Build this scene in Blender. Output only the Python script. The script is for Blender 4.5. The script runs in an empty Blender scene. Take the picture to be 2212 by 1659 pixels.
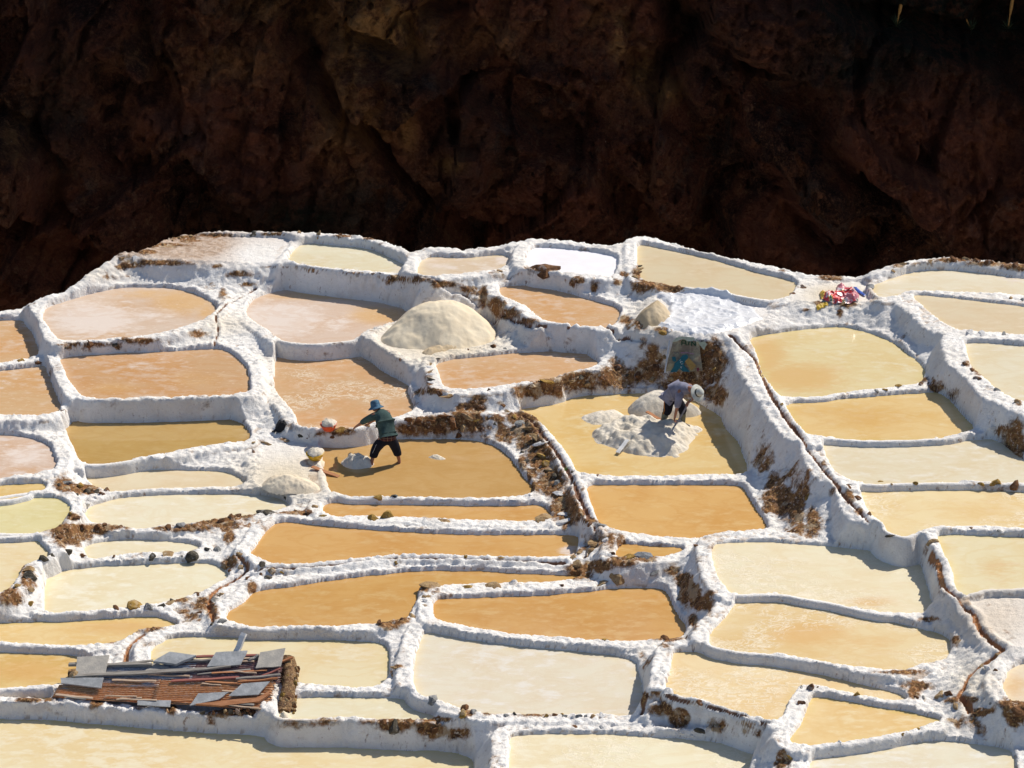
import bpy, bmesh, math, random
import numpy as np
from mathutils import Vector, Matrix, noise as mnoise

R = math.radians
scene = bpy.context.scene
C = scene.collection

# ---------------------------------------------------------------- camera, sky, sun, exposure
CAM_Z = 26.4
PITCH = R(24)
HFOV = R(20)
cam_d = bpy.data.cameras.new('camera')
cam_d.sensor_fit = 'HORIZONTAL'
cam_d.angle = HFOV
cam_d.clip_start = 1.0
cam_d.clip_end = 600
cam = bpy.data.objects.new('camera', cam_d)
C.objects.link(cam)
cam.location = (0, 0, CAM_Z)
cam.rotation_euler = (R(90) - PITCH, 0, 0)
scene.camera = cam

SUN_DIR = Vector((0.77, 0.69, 1.06)).normalized()          # towards the sun
sun_el = math.asin(SUN_DIR.z)
sun_az = math.atan2(SUN_DIR.x, SUN_DIR.y)
world = bpy.data.worlds.new('World')
scene.world = world
world.use_nodes = True
wn = world.node_tree.nodes
wl = world.node_tree.links
sky = wn.new('ShaderNodeTexSky')
sky.sky_type = 'NISHITA'
sky.sun_disc = False
sky.sun_elevation = sun_el
sky.sun_rotation = sun_az
sky.altitude = 1500
sky.dust_density = 2.5
sky.air_density = .8
wn['Background'].inputs['Strength'].default_value = 0.125
wl.new(sky.outputs['Color'], wn['Background'].inputs['Color'])

sun_d = bpy.data.lights.new('sun', 'SUN')
sun_d.energy = 4.7
sun_d.angle = R(0.5)
sun_d.color = (1.0, 0.94, 0.84)
sun = bpy.data.objects.new('sun', sun_d)
C.objects.link(sun)
sun.location = (40, 40, 60)
sun.rotation_euler = SUN_DIR.to_track_quat('Z', 'Y').to_euler()

scene.view_settings.view_transform = 'Standard'
scene.view_settings.look = 'None'
scene.view_settings.gamma = 1.0
scene.view_settings.use_curve_mapping = False
scene.view_settings.exposure = 0.0
scene.cycles.max_bounces = 8
scene.cycles.diffuse_bounces = 5

# ---------------------------------------------------------------- sight lines: from a point of the photograph to a point of the place
WF = 2212.0
FOC = WF / 2 / math.tan(HFOV / 2)
FWD = np.array([0, math.cos(PITCH), -math.sin(PITCH)])
UPV = np.array([0, math.sin(PITCH), math.cos(PITCH)])
def ray(u, v):
    return np.array([(u - 1106) / FOC, 0, 0]) + UPV * ((829.5 - v) / FOC) + FWD
def at_z(u, v, z):
    d = ray(u, v)
    t = (z - CAM_Z) / d[2]
    return np.array([d[0] * t, d[1] * t, z])
def to_px(x, y, z):
    zc = y * FWD[1] + (z - CAM_Z) * FWD[2]
    yc = y * UPV[1] + (z - CAM_Z) * UPV[2]
    return 1106 + FOC * x / zc, 829.5 - FOC * yc / zc

# ---------------------------------------------------------------- numeric noise
def lattice_noise(x, y, seed=0):
    rs = np.random.RandomState(seed)
    L = rs.rand(256, 256).astype(np.float32)
    x = np.asarray(x); y = np.asarray(y)
    xi = np.floor(x).astype(np.int64); yi = np.floor(y).astype(np.int64)
    fx = x - xi; fy = y - yi
    fx = fx * fx * (3 - 2 * fx); fy = fy * fy * (3 - 2 * fy)
    a = L[xi & 255, yi & 255]; b = L[(xi + 1) & 255, yi & 255]
    c = L[xi & 255, (yi + 1) & 255]; d = L[(xi + 1) & 255, (yi + 1) & 255]
    return (a * (1 - fx) + b * fx) * (1 - fy) + (c * (1 - fx) + d * fx) * fy - 0.5
def fbm(x, y, octaves=4, seed=0, gain=.5):
    s = 0; a = 1.0; n = 0
    for k in range(octaves):
        ang = .6 * k + .3
        xr = x * math.cos(ang) - y * math.sin(ang); yr = x * math.sin(ang) + y * math.cos(ang)
        s = s + a * lattice_noise(xr * 2.03 ** k + 17.3 * k, yr * 2.03 ** k - 9.1 * k, seed + k)
        n += a; a *= gain
    return s / n * 2

# ---------------------------------------------------------------- scene helpers
def tag(o, label=None, cat=None, group=None, kind=None):
    if label: o['label'] = label
    if cat: o['category'] = cat
    if group: o['group'] = group
    if kind: o['kind'] = kind
    return o
def link(o, parent=None):
    C.objects.link(o)
    if parent is not None: o.parent = parent
    return o
def empty(name, loc, label, cat, group=None, rz=0):
    o = bpy.data.objects.new(name, None)
    o.location = tuple(loc); o.rotation_euler = (0, 0, rz); o.empty_display_size = .2
    link(o); tag(o, label, cat, group)
    return o
def mesh_obj(name, verts, faces, mat, parent=None, smooth=True, loc=None):
    me = bpy.data.meshes.new(name)
    me.from_pydata([tuple(float(c) for c in v) for v in verts], [], [tuple(int(i) for i in f) for f in faces])
    me.update()
    if mat: me.materials.append(mat)
    if smooth: me.polygons.foreach_set('use_smooth', [True] * len(me.polygons))
    o = bpy.data.objects.new(name, me)
    link(o, parent)
    if loc is not None: o.location = tuple(float(c) for c in loc)
    return o
def grid_mesh(name, X, Y, Z, mat, keep=None, smooth=True):
    """regular grid of points (rows x cols) as one mesh; keep: boolean quads to keep"""
    nr, nc = X.shape
    idx = np.arange(nr * nc).reshape(nr, nc)
    q = np.stack([idx[:-1, :-1], idx[:-1, 1:], idx[1:, 1:], idx[1:, :-1]], -1).reshape(-1, 4)
    co = np.stack([X, Y, Z], -1).reshape(-1, 3).astype(np.float32)
    if keep is not None:
        q = q[keep.reshape(-1)]
        used = np.zeros(len(co), bool); used[q.reshape(-1)] = True
        remap = np.cumsum(used) - 1
        q = remap[q]; co = co[used]
    else:
        used = None
    me = bpy.data.meshes.new(name)
    me.vertices.add(len(co)); me.vertices.foreach_set('co', co.reshape(-1))
    me.loops.add(len(q) * 4); me.loops.foreach_set('vertex_index', q.reshape(-1).astype(np.int32))
    me.polygons.add(len(q))
    me.polygons.foreach_set('loop_start', (np.arange(len(q)) * 4).astype(np.int32))
    me.update(calc_edges=True)
    if smooth: me.polygons.foreach_set('use_smooth', np.ones(len(q), bool))
    if mat: me.materials.append(mat)
    me.validate()
    return me, used
def attr(me, name, arr):
    a = me.attributes.new(name, 'FLOAT', 'POINT')
    a.data.foreach_set('value', np.asarray(arr, np.float32).reshape(-1))

# ---------------------------------------------------------------- node helpers
def srgb(r, g, b):
    f = lambda c: (c / 255 / 12.92) if c / 255 <= .04045 else ((c / 255 + .055) / 1.055) ** 2.4
    return (f(r), f(g), f(b), 1)
class NT:
    def __init__(self, name):
        self.m = bpy.data.materials.new(name); self.m.use_nodes = True
        self.t = self.m.node_tree; self.n = self.t.nodes; self.l = self.t.links
        self.b = self.n['Principled BSDF']
        self.geo = None
    def pos(self):
        if self.geo is None: self.geo = self.n.new('ShaderNodeNewGeometry')
        return self.geo.outputs['Position']
    def objco(self):
        t = self.n.new('ShaderNodeTexCoord'); return t.outputs['Object']
    def inp(self, sock, v):
        if hasattr(v, 'is_output') or isinstance(v, bpy.types.NodeSocket): self.l.new(v, sock)
        else: sock.default_value = v
    def scale(self, vec, s):
        n = self.n.new('ShaderNodeMapping'); n.inputs['Scale'].default_value = s if hasattr(s, '__len__') else (s, s, s)
        self.l.new(vec, n.inputs['Vector']); return n.outputs[0]
    def noise(self, vec, scale, detail=4, rough=.55, dist=0, out='Fac'):
        n = self.n.new('ShaderNodeTexNoise'); n.inputs['Scale'].default_value = scale
        n.inputs['Detail'].default_value = detail; n.inputs['Roughness'].default_value = rough
        n.inputs['Distortion'].default_value = dist
        self.l.new(vec, n.inputs['Vector']); return n.outputs[out]
    def voro(self, vec, scale, feat='F1', out='Distance'):
        n = self.n.new('ShaderNodeTexVoronoi'); n.feature = feat; n.inputs['Scale'].default_value = scale
        self.l.new(vec, n.inputs['Vector']); return n.outputs[out]
    def attr(self, name):
        n = self.n.new('ShaderNodeAttribute'); n.attribute_name = name; return n.outputs['Fac']
    def math(self, op, a, b=0.0, c=0.0, clamp=False):
        n = self.n.new('ShaderNodeMath'); n.operation = op; n.use_clamp = clamp
        for k, v in enumerate((a, b, c)): self.inp(n.inputs[k], v)
        return n.outputs[0]
    def ramp(self, fac, lo, hi, a=0.0, b=1.0):
        n = self.n.new('ShaderNodeMapRange'); n.interpolation_type = 'SMOOTHSTEP'
        for k, v in zip(('Value', 'From Min', 'From Max', 'To Min', 'To Max'), (fac, lo, hi, a, b)): self.inp(n.inputs[k], v)
        return n.outputs[0]
    def mix(self, fac, a, b, mode='MIX'):
        n = self.n.new('ShaderNodeMix'); n.data_type = 'RGBA'; n.blend_type = mode
        self.inp(n.inputs[0], fac); self.inp(n.inputs[6], a); self.inp(n.inputs[7], b)
        return n.outputs[2]
    def bump(self, h, strength=.5, dist=.02, normal=None):
        n = self.n.new('ShaderNodeBump'); n.inputs['Strength'].default_value = strength; n.inputs['Distance'].default_value = dist
        self.l.new(h, n.inputs['Height'])
        if normal is not None: self.l.new(normal, n.inputs['Normal'])
        return n.outputs[0]
    def done(self, col=None, rough=None, normal=None, spec=None, metal=None):
        if col is not None: self.inp(self.b.inputs['Base Color'], col)
        if rough is not None: self.inp(self.b.inputs['Roughness'], rough)
        if normal is not None: self.l.new(normal, self.b.inputs['Normal'])
        if spec is not None: self.b.inputs['Specular IOR Level'].default_value = spec
        if metal is not None: self.inp(self.b.inputs['Metallic'], metal)
        return self.m
# ---------------------------------------------------------------- the ponds
# outline of every pond's water line, in units of 1/2212 of the picture width (later cast onto the pond's level)
# name: (rim height, kind, outline)
PONDS = {
'T1': (.10,'cream',[(649,524),(728,530),(803,538),(840,556),(878,573),(870,590),(803,586),(728,577),(653,568),(615,565)]),
'T2': (.10,'pinkcream',[(910,554),(1003,557),(1065,551),(1090,551),(1106,560),(1090,577),(1040,586),(965,592),(943,596),(895,594)]),
'T3': (.10,'white',[(1142,532),(1231,537),(1323,551),(1337,562),(1325,599),(1281,592),(1226,589),(1131,577)]),
'T4': (.10,'beige',[(1376,526),(1418,534),(1531,558),(1659,594),(1729,610),(1709,630),(1700,642),(1651,645),(1581,630),(1493,617),(1381,606),(1377,570)]),
'T6': (.06,'cream',[(1881,617),(1921,602),(1971,587),(2046,581),(2134,592),(2212,602),(2380,615),(2380,655),(2212,636),(2084,631),(1966,627),(1934,641),(1904,642)]),
'T7': (.06,'beige',[(1971,635),(2084,646),(2212,662),(2380,680),(2380,745),(2212,728),(2160,722),(2089,718),(2060,706),(2034,695),(2004,667),(1976,645)]),
'T8': (.10,'cream',[(2086,740),(2159,742),(2212,747),(2380,758),(2380,905),(2260,888),(2206,864),(2159,844),(2116,804),(2094,782),(2084,752)]),
'B0': (.10,'peach',[(-170,702),(0,691),(52,691),(57,702),(75,727),(86,762),(82,766),(62,772),(32,775),(15,780),(0,781),(-170,797)]),
'B1': (.09,'pinkwhite',[(92,667),(137,652),(212,630),(275,619),(375,621),(425,635),(472,661),(462,677),(412,700),(350,717),(250,730),(162,735),(130,735),(107,707),(92,687)]),
'B2': (.09,'pinkwhite',[(537,657),(553,642),(613,624),(678,627),(778,645),(895,670),(880,690),(843,702),(795,716),(765,732),(673,740),(603,732),(578,710),(553,695),(530,680)]),
'B3': (.10,'peach',[(1075,622),(1106,617),(1156,617),(1218,630),(1280,648),(1343,667),(1336,687),(1323,702),(1293,704),(1206,697),(1168,687),(1143,662),(1106,645),(1086,638)]),
'C0': (.09,'peach',[(-170,812),(0,802),(95,789),(100,794),(117,832),(137,887),(95,896),(0,894),(-170,894)]),
'C1': (.09,'peach',[(127,773),(225,763),(362,760),(462,752),(500,760),(537,795),(540,822),(542,845),(500,850),(350,856),(212,858),(175,854),(150,822),(135,790)]),
'C2': (.09,'peachcrust',[(600,762),(765,762),(803,783),(828,805),(892,835),(878,845),(899,880),(880,895),(830,903),(778,919),(728,922),(665,919),(648,915),(635,887),(598,847),(590,822),(593,782)]),
'C3': (.09,'peach',[(938,782),(1053,768),(1106,763),(1200,759),(1256,755),(1281,775),(1300,788),(1281,792),(1206,807),(1193,816),(1106,828),(1068,835),(983,839),(958,832),(948,802)]),
'D1': (.10,'mud',[(688,962),(778,958),(865,948),(1028,949),(1078,967),(1106,992),(1128,1022),(1153,1055),(1153,1064),(1078,1074),(928,1072),(853,1071),(758,1072),(708,1057),(703,1029),(695,997),(699,980)]),
'D2': (.10,'yellow',[(1121,882),(1231,857),(1331,851),(1400,849),(1468,858),(1506,867),(1556,897),(1568,927),(1593,947),(1606,984),(1618,1019),(1581,1024),(1506,1021),(1431,1027),(1331,1027),(1261,1022),(1246,1017),(1231,984),(1206,952),(1181,922),(1156,899),(1130,889)]),
'D3': (.10,'orange',[(1266,1047),(1331,1047),(1568,1047),(1606,1050),(1618,1073),(1633,1098),(1659,1130),(1660,1142),(1631,1144),(1581,1145),(1543,1150),(1496,1163),(1406,1155),(1356,1148),(1331,1143),(1293,1128),(1281,1098),(1271,1068)]),
'R1': (.055,'yellowcream',[(1616,730),(1659,722),(1739,711),(1821,705),(1884,720),(1934,742),(1984,780),(2001,797),(1994,819),(1979,829),(1896,839),(1809,847),(1771,857),(1684,856),(1672,842),(1659,824),(1643,795),(1631,757)]),
'R2': (.055,'yellow',[(1691,872),(1771,866),(1871,857),(2009,847),(2029,847),(2064,874),(2084,902),(2111,926),(2079,934),(2034,944),(1909,947),(1854,947),(1771,941),(1746,939),(1726,919),(1709,894)]),
'R3': (.055,'cream',[(1771,954),(1884,957),(2009,957),(2134,948),(2159,954),(2184,972),(2212,997),(2380,1030),(2380,1055),(2212,1042),(2084,1038),(1959,1038),(1896,1042),(1846,1038),(1814,1024),(1799,1012),(1784,982)]),
'R4': (.08,'yellowcrust',[(1854,1052),(1959,1053),(2084,1053),(2212,1062),(2380,1075),(2380,1143),(2212,1139),(2084,1133),(2021,1135),(1996,1143),(1969,1149),(1956,1156),(1939,1153),(1921,1145),(1909,1130),(1879,1108),(1864,1080)]),
'R5': (.09,'yellowcream',[(2021,1155),(2084,1155),(2212,1160),(2380,1168),(2380,1268),(2212,1267),(2134,1268),(2096,1277),(2075,1281),(2061,1263),(2061,1235),(2041,1200),(2034,1183),(2026,1168)]),
'R7': (.09,'pinkcream',[(2174,1449),(2212,1432),(2380,1410),(2380,1540),(2212,1512),(2186,1512),(2164,1489),(2169,1469)]),
'E0': (.08,'pinkwhite',[(-170,937),(0,939),(50,942),(95,954),(115,969),(125,1009),(75,1019),(0,1034),(-170,1050)]),
'E1': (.09,'ochre',[(136,917),(165,908),(350,907),(487,902),(525,914),(540,932),(540,947),(515,953),(475,956),(400,969),(300,987),(237,997),(180,999),(160,972),(145,937)]),
'E2': (.08,'beige',[(185,1022),(250,1017),(350,1013),(462,1017),(500,1022),(537,1042),(525,1048),(425,1051),(325,1054),(242,1061),(225,1057),(190,1039)]),
'E3': (.07,'yellow',[(-170,1052),(0,1047),(100,1042),(102,1058),(67,1059),(50,1069),(0,1077),(-170,1085)]),
'E4': (.07,'olive',[(-170,1092),(0,1084),(50,1075),(120,1073),(145,1088),(155,1098),(140,1120),(125,1138),(75,1152),(0,1155),(-170,1160)]),
'E5': (.08,'cream',[(195,1093),(245,1078),(325,1068),(553,1068),(603,1075),(633,1093),(600,1100),(560,1110),(525,1112),(475,1118),(425,1130),(350,1135),(300,1142),(250,1133),(180,1124),(182,1105)]),
'E6': (.08,'cream',[(175,1183),(212,1170),(275,1164),(375,1168),(437,1178),(425,1186),(400,1190),(345,1193),(287,1193),(250,1198),(192,1208),(185,1195)]),
'E7': (.08,'yellowcream',[(-170,1168),(0,1165),(82,1164),(100,1183),(110,1198),(82,1208),(47,1222),(38,1248),(15,1272),(0,1278),(-170,1300)]),
'E8': (.08,'cream',[(97,1248),(112,1238),(200,1223),(300,1219),(450,1214),(475,1223),(497,1240),(487,1253),(462,1263),(437,1275),(400,1288),(362,1298),(300,1306),(225,1313),(175,1318),(97,1323),(95,1285)]),
'E9': (.08,'yellow',[(-170,1350),(0,1346),(175,1341),(325,1330),(362,1337),(390,1349),(355,1352),(317,1356),(295,1362),(270,1382),(220,1389),(125,1392),(0,1386),(-170,1385)]),
'E10': (.08,'ochrecream',[(-170,1404),(0,1407),(100,1409),(155,1414),(212,1427),(225,1445),(180,1468),(127,1477),(0,1482),(-170,1485)]),
'E11': (.06,'yellow',[(-170,1500),(0,1499),(112,1501),(110,1512),(60,1512),(0,1510),(-170,1510)]),
'E12': (.08,'yellowcream',[(350,1389),(362,1381),(412,1374),(553,1379),(778,1384),(828,1389),(843,1404),(841,1427),(836,1467),(816,1479),(778,1484),(703,1477),(633,1474),(560,1472),(340,1455),(325,1425),(327,1400)]),
'E13': (.08,'cream',[(600,1505),(836,1507),(878,1512),(903,1527),(953,1552),(928,1555),(803,1550),(728,1546),(633,1547),(600,1547)]),
'E14': (.08,'yellowcream',[(-170,1550),(0,1553),(125,1556),(250,1568),(400,1581),(553,1588),(603,1600),(678,1602),(803,1615),(978,1622),(1023,1640),(1025,1652),(1027,1750),(-170,1760)]),
'F1': (.08,'orange',[(703,1084),(803,1088),(953,1092),(1106,1093),(1173,1089),(1188,1108),(1196,1120),(1143,1122),(1106,1123),(953,1120),(903,1114),(778,1112),(723,1115),(695,1103)]),
'F2': (.09,'orange',[(598,1128),(640,1127),(678,1135),(803,1145),(1003,1155),(1106,1155),(1246,1154),(1250,1173),(1246,1195),(1231,1200),(1106,1203),(953,1198),(853,1198),(778,1208),(653,1219),(590,1217),(553,1198),(537,1198),(553,1183),(568,1153)]),
'F3': (.09,'orange',[(532,1295),(553,1275),(628,1267),(703,1255),(803,1243),(903,1232),(1053,1233),(1106,1238),(1181,1240),(1256,1244),(1246,1249),(1176,1255),(1106,1257),(1083,1256),(953,1262),(905,1264),(903,1280),(888,1320),(878,1333),(853,1338),(815,1345),(728,1350),(553,1353),(520,1345),(487,1338),(490,1325)]),
'F4': (.09,'orange',[(948,1293),(1106,1290),(1256,1280),(1331,1270),(1431,1270),(1448,1290),(1456,1318),(1481,1352),(1481,1367),(1471,1377),(1393,1383),(1331,1382),(1231,1377),(1181,1372),(1106,1366),(1028,1355),(985,1346),(935,1334),(938,1305)]),
'F5': (.08,'palecream',[(913,1364),(978,1376),(1106,1396),(1256,1407),(1331,1417),(1376,1429),(1381,1457),(1391,1487),(1388,1512),(1378,1539),(1356,1544),(1281,1539),(1168,1542),(1106,1539),(1053,1542),(990,1527),(953,1512),(903,1499),(893,1477),(893,1439),(903,1397)]),
'F6': (.08,'creamcrust',[(1096,1597),(1110,1588),(1231,1584),(1356,1587),(1531,1601),(1631,1612),(1643,1622),(1626,1634),(1618,1657),(1610,1750),(1095,1750),(1098,1650),(1100,1622)]),
'F7': (.07,'orange',[(1346,1173),(1418,1180),(1483,1183),(1468,1195),(1413,1200),(1370,1203),(1330,1203),(1333,1188)]),
'G1': (.06,'creamcrust',[(1541,1175),(1568,1172),(1659,1170),(1784,1179),(1891,1189),(1959,1198),(1991,1220),(1999,1248),(2009,1288),(2024,1315),(2004,1323),(1959,1322),(1884,1318),(1784,1295),(1691,1278),(1659,1278),(1588,1280),(1573,1275),(1551,1248),(1541,1218),(1536,1193)]),
'G2': (.06,'yellowcrust',[(1596,1292),(1659,1292),(1746,1298),(1809,1313),(1871,1333),(1934,1345),(1984,1357),(2051,1374),(2056,1407),(2044,1422),(2009,1429),(1981,1437),(1954,1447),(1909,1442),(1834,1437),(1784,1427),(1709,1414),(1659,1407),(1606,1404),(1526,1389),(1531,1367),(1568,1334),(1588,1300)]),
'G3': (.08,'yellowcrust',[(1456,1407),(1531,1408),(1659,1429),(1784,1459),(1909,1489),(1959,1504),(1956,1512),(1909,1509),(1809,1489),(1766,1478),(1724,1476),(1712,1500),(1679,1556),(1659,1554),(1531,1512),(1461,1497),(1436,1487),(1443,1452),(1451,1422)]),
'G4': (.08,'yellow',[(1759,1504),(1809,1509),(1909,1527),(1984,1542),(2041,1556),(1996,1567),(1934,1582),(1871,1594),(1771,1607),(1721,1606),(1701,1602),(1724,1574),(1741,1534),(1749,1512)]),
'G5': (.08,'palecream',[(1759,1637),(1884,1624),(1924,1614),(2021,1596),(2159,1612),(2191,1624),(2196,1659),(2205,1750),(1728,1750),(1744,1657)]),
# dry pans (no water)
'P0': (.0,'pan',[(312,558),(345,534),(372,520),(400,512),(440,510),(525,512),(638,514),(600,564),(553,568),(425,561)]),
'P1': (.05,'pan',[(805,722),(850,704),(905,690),(1000,690),(1068,695),(1078,720),(1062,742),(985,756),(925,766),(898,778),(865,764),(823,740)]),
'P2': (.0,'pan',[(1380,695),(1400,672),(1440,640),(1500,626),(1560,628),(1640,650),(1659,668),(1659,690),(1560,722),(1470,716),(1400,703)]),
'P3': (.0,'pan',[(1731,620),(1780,612),(1821,609),(1859,607),(1873,618),(1896,642),(1871,652),(1771,648),(1734,652),(1712,644),(1712,636)]),
'P4': (.0,'pan',[(2085,1291),(2134,1273),(2212,1272),(2380,1272),(2380,1370),(2230,1392),(2176,1397),(2125,1356),(2112,1330)]),
'P5': (.0,'pan',[(566,960),(640,953),(680,961),(693,980),(689,997),(697,1029),(702,1054),(690,1066),(640,1066),(545,1050),(560,1015)]),
'P6': (.0,'pan',[(1420,1568),(1470,1560),(1560,1572),(1650,1588),(1655,1595),(1600,1592),(1520,1583),(1440,1576)]),
}
# ---------------------------------------------------------------- levels of the ponds (m)
Z = {'T1': 1.12, 'T2': 1.32, 'T3': 1.46, 'T4': 1.52, 'T6': 1.70, 'T7': 1.72, 'T8': 1.74, 'B0': 0.33, 'B1': 0.66, 'B2': 0.58, 'B3': 1.18,
 'C0': 0.31, 'C1': 0.46, 'C2': 0.30, 'C3': 0.70, 'D1': 0.0, 'D2': 0.27, 'D3': 0.27, 'R1': 1.25, 'R2': 1.22, 'R3': 1.15, 'R4': 1.07,
 'R5': 1.04, 'R7': 0.80, 'E0': 0.12, 'E1': 0.05, 'E2': -0.12, 'E3': 0.09, 'E4': 0.06, 'E5': -0.13, 'E6': -0.22, 'E7': 0.02, 'E8': -0.26,
 'E9': -0.32, 'E10': -0.38, 'E11': -0.48, 'E12': -0.22, 'E13': -0.25, 'E14': -0.66, 'F1': -0.02, 'F2': -0.06, 'F3': -0.10, 'F4': -0.03,
 'F5': -0.09, 'F6': -0.13, 'F7': 0.31, 'G1': 0.60, 'G2': 0.52, 'G3': 0.38, 'G4': 0.35, 'G5': 0.24, 'P0': 1.18, 'P1': 0.70, 'P2': 1.47,
 'P3': 1.62, 'P4': 1.0, 'P5': 0.05, 'P6': -0.08}

def chaikin(P, n=1):
    P = np.asarray(P, float)
    for _ in range(n):
        Q = np.roll(P, -1, 0)
        P = np.stack([.78 * P + .22 * Q, .22 * P + .78 * Q], 1).reshape(-1, P.shape[1])
    return P
def cast_outline(name):
    rim, kind, pts = PONDS[name]
    P = np.array(pts, float)
    nxt = np.roll(P, -1, 0); prv = np.roll(P, 1, 0)
    t = nxt - prv; t /= np.linalg.norm(t, axis=1)[:, None]
    nrm = np.stack([t[:, 1], -t[:, 0]], 1)          # outward for clockwise (v down) outlines
    area = np.sum(P[:, 0] * nxt[:, 1] - nxt[:, 0] * P[:, 1])
    if area < 0: nrm = -nrm
    k = np.clip(nrm[:, 1] * 1.6, 0, 1)              # near edge: what we see is the rim's inner lip
    W = np.array([at_z(u, v, Z[name] + rim * kk)[:2] for (u, v), kk in zip(P, k)])
    return chaikin(W, 2)
OUT = {n: cast_outline(n) for n in PONDS}

# grid: rows in y, columns fanning out with y; coarse far outside the picture
ys = np.concatenate([np.linspace(12, 40.6, 14), np.arange(40.8, 71.5, .027), np.linspace(71.8, 90, 40)])
core = np.linspace(-1, 1, 660)
xn = np.concatenate([-1 - np.linspace(5, .12, 14) ** 1.1, core, 1 + np.linspace(.12, 5, 14) ** 1.1])
def halfw(y): return .193 * np.clip(y, 30, 80) + 1.9
GX = halfw(ys)[:, None] * xn[None, :]
GY = np.repeat(ys[:, None], len(xn), 1)
NR, NC = GX.shape

def seg_dist(px, py, W, closed=True):
    A = W; B = np.roll(W, -1, 0) if closed else W[1:]
    if not closed: A = W[:-1]
    best = np.full(px.shape, 1e9); par = np.zeros(px.shape); inside = np.zeros(px.shape, bool)
    for k, ((ax, ay), (bx, by)) in enumerate(zip(A, B)):
        dx, dy = bx - ax, by - ay
        L = dx * dx + dy * dy + 1e-12
        t = np.clip(((px - ax) * dx + (py - ay) * dy) / L, 0, 1)
        d = (px - ax - t * dx) ** 2 + (py - ay - t * dy) ** 2
        m = d < best
        best = np.where(m, d, best); par = np.where(m, k + t, par)
        if closed:
            c = (ay > py) != (by > py)
            inside ^= c & (px < (bx - ax) * (py - ay) / (by - ay + 1e-12) + ax)
    return np.sqrt(best), par, inside
def window(W, margin):
    x0, y0 = W.min(0) - margin; x1, y1 = W.max(0) + margin
    r0, r1 = np.searchsorted(ys, [y0, y1])
    hx = halfw(ys[max(r0, 0):max(r1, r0 + 1)])
    c0 = np.searchsorted(xn, min(x0 / hx.max(), x0 / hx.min())); c1 = np.searchsorted(xn, max(x1 / hx.max(), x1 / hx.min()))
    return slice(max(r0 - 1, 0), min(r1 + 1, NR)), slice(max(c0 - 1, 0), min(c1 + 1, NC))

wob = .055 * fbm(GX * 2.0, GY * 2.0, 3, 5) + .03 * fbm(GX * 8, GY * 8, 3, 9)

# gentle ground between the ponds
bx = []; bz = []
for n, W in OUT.items():
    bx.append(W); bz += [Z[n] + PONDS[n][0] * .6] * len(W)
bx = np.concatenate(bx); bz = np.array(bz)
cxs = np.linspace(-90, 90, 420); cys = np.linspace(10, 92, 300)
CX, CY = np.meshgrid(cxs, cys)
D2 = (CX[..., None] - bx[:, 0]) ** 2 + (CY[..., None] - bx[:, 1]) ** 2 + .02
wgt = D2 ** -1.6
CB = (wgt * bz).sum(-1) / wgt.sum(-1)
del D2, wgt
def coarse(x, y):
    fx = np.clip((x - cxs[0]) / (cxs[1] - cxs[0]), 0, len(cxs) - 1.001); fy = np.clip((y - cys[0]) / (cys[1] - cys[0]), 0, len(cys) - 1.001)
    i = fx.astype(int); j = fy.astype(int); a = fx - i; b = fy - j
    return (CB[j, i] * (1 - a) + CB[j, i + 1] * a) * (1 - b) + (CB[j + 1, i] * (1 - a) + CB[j + 1, i + 1] * a) * b
crest = coarse(GX, GY)
crest = crest - np.clip(40.5 - GY, 0, 99) * .28

# banks round every pond
cut = np.full((NR, NC), 1e6)
forced = np.full((NR, NC), -99.0)
znear = np.full((NR, NC), 99.0); zlow = np.full((NR, NC), 99.0)
din = np.zeros((NR, NC))                       # depth inside a pond
dout = np.full((NR, NC), 9.0)                  # distance to the nearest pond
panin = np.zeros((NR, NC))
for n, W in OUT.items():
    rim, kind, _ = PONDS[n]
    rs_, cs_ = window(W, 1.9)
    px, py = GX[rs_, cs_], GY[rs_, cs_]
    d, par, ins = seg_dist(px, py, W)
    sd = np.where(ins, -d, d) + wob[rs_, cs_] * (.6 if kind != 'pan' else 1.0)
    z = Z[n]
    pos_ = np.maximum(sd, 0)
    if rim > 0:
        big_ = n in ('R1', 'R2', 'R3', 'R4', 'T7', 'T8')
        bank = z + rim - (1.7 if big_ else 1.5) * np.maximum(0, sd - (.5 if big_ else .3))
        crest[rs_, cs_] = np.maximum(crest[rs_, cs_], bank)
    else:
        k = np.clip(1 - pos_ / .35, 0, 1)
        crest[rs_, cs_] = crest[rs_, cs_] * (1 - k) + (z + .01) * k
    c = np.where(sd > 0, z + 2.9 * pos_ + .16 * (1 - np.exp(-pos_ / .03)), z + np.maximum(sd * 1.2, -.14 if kind != 'pan' else 0))
    if kind == 'pan':
        c = np.where(sd > 0, z + 3.2 * pos_, z)
        panin[rs_, cs_] = np.maximum(panin[rs_, cs_], (sd < 0) * 1.0)
        m = (sd < 0)
        cur = cut[rs_, cs_]
        cut[rs_, cs_] = np.minimum(cur, c)
    else:
        cut[rs_, cs_] = np.minimum(cut[rs_, cs_], c)
        forced[rs_, cs_] = np.maximum(forced[rs_, cs_], np.where(sd > 0, z + rim - .01 - 3.5 * np.maximum(0, sd - .13) - .5 * np.maximum(0, .05 - sd) / .05 * rim * 2, -99))
        znear[rs_, cs_] = np.where(pos_ < dout[rs_, cs_], z, znear[rs_, cs_])
        zlow[rs_, cs_] = np.where(pos_ < .35, np.minimum(zlow[rs_, cs_], z), zlow[rs_, cs_])
        dout[rs_, cs_] = np.minimum(dout[rs_, cs_], pos_)
        din[rs_, cs_] = np.maximum(din[rs_, cs_], np.maximum(-sd, 0))

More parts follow.
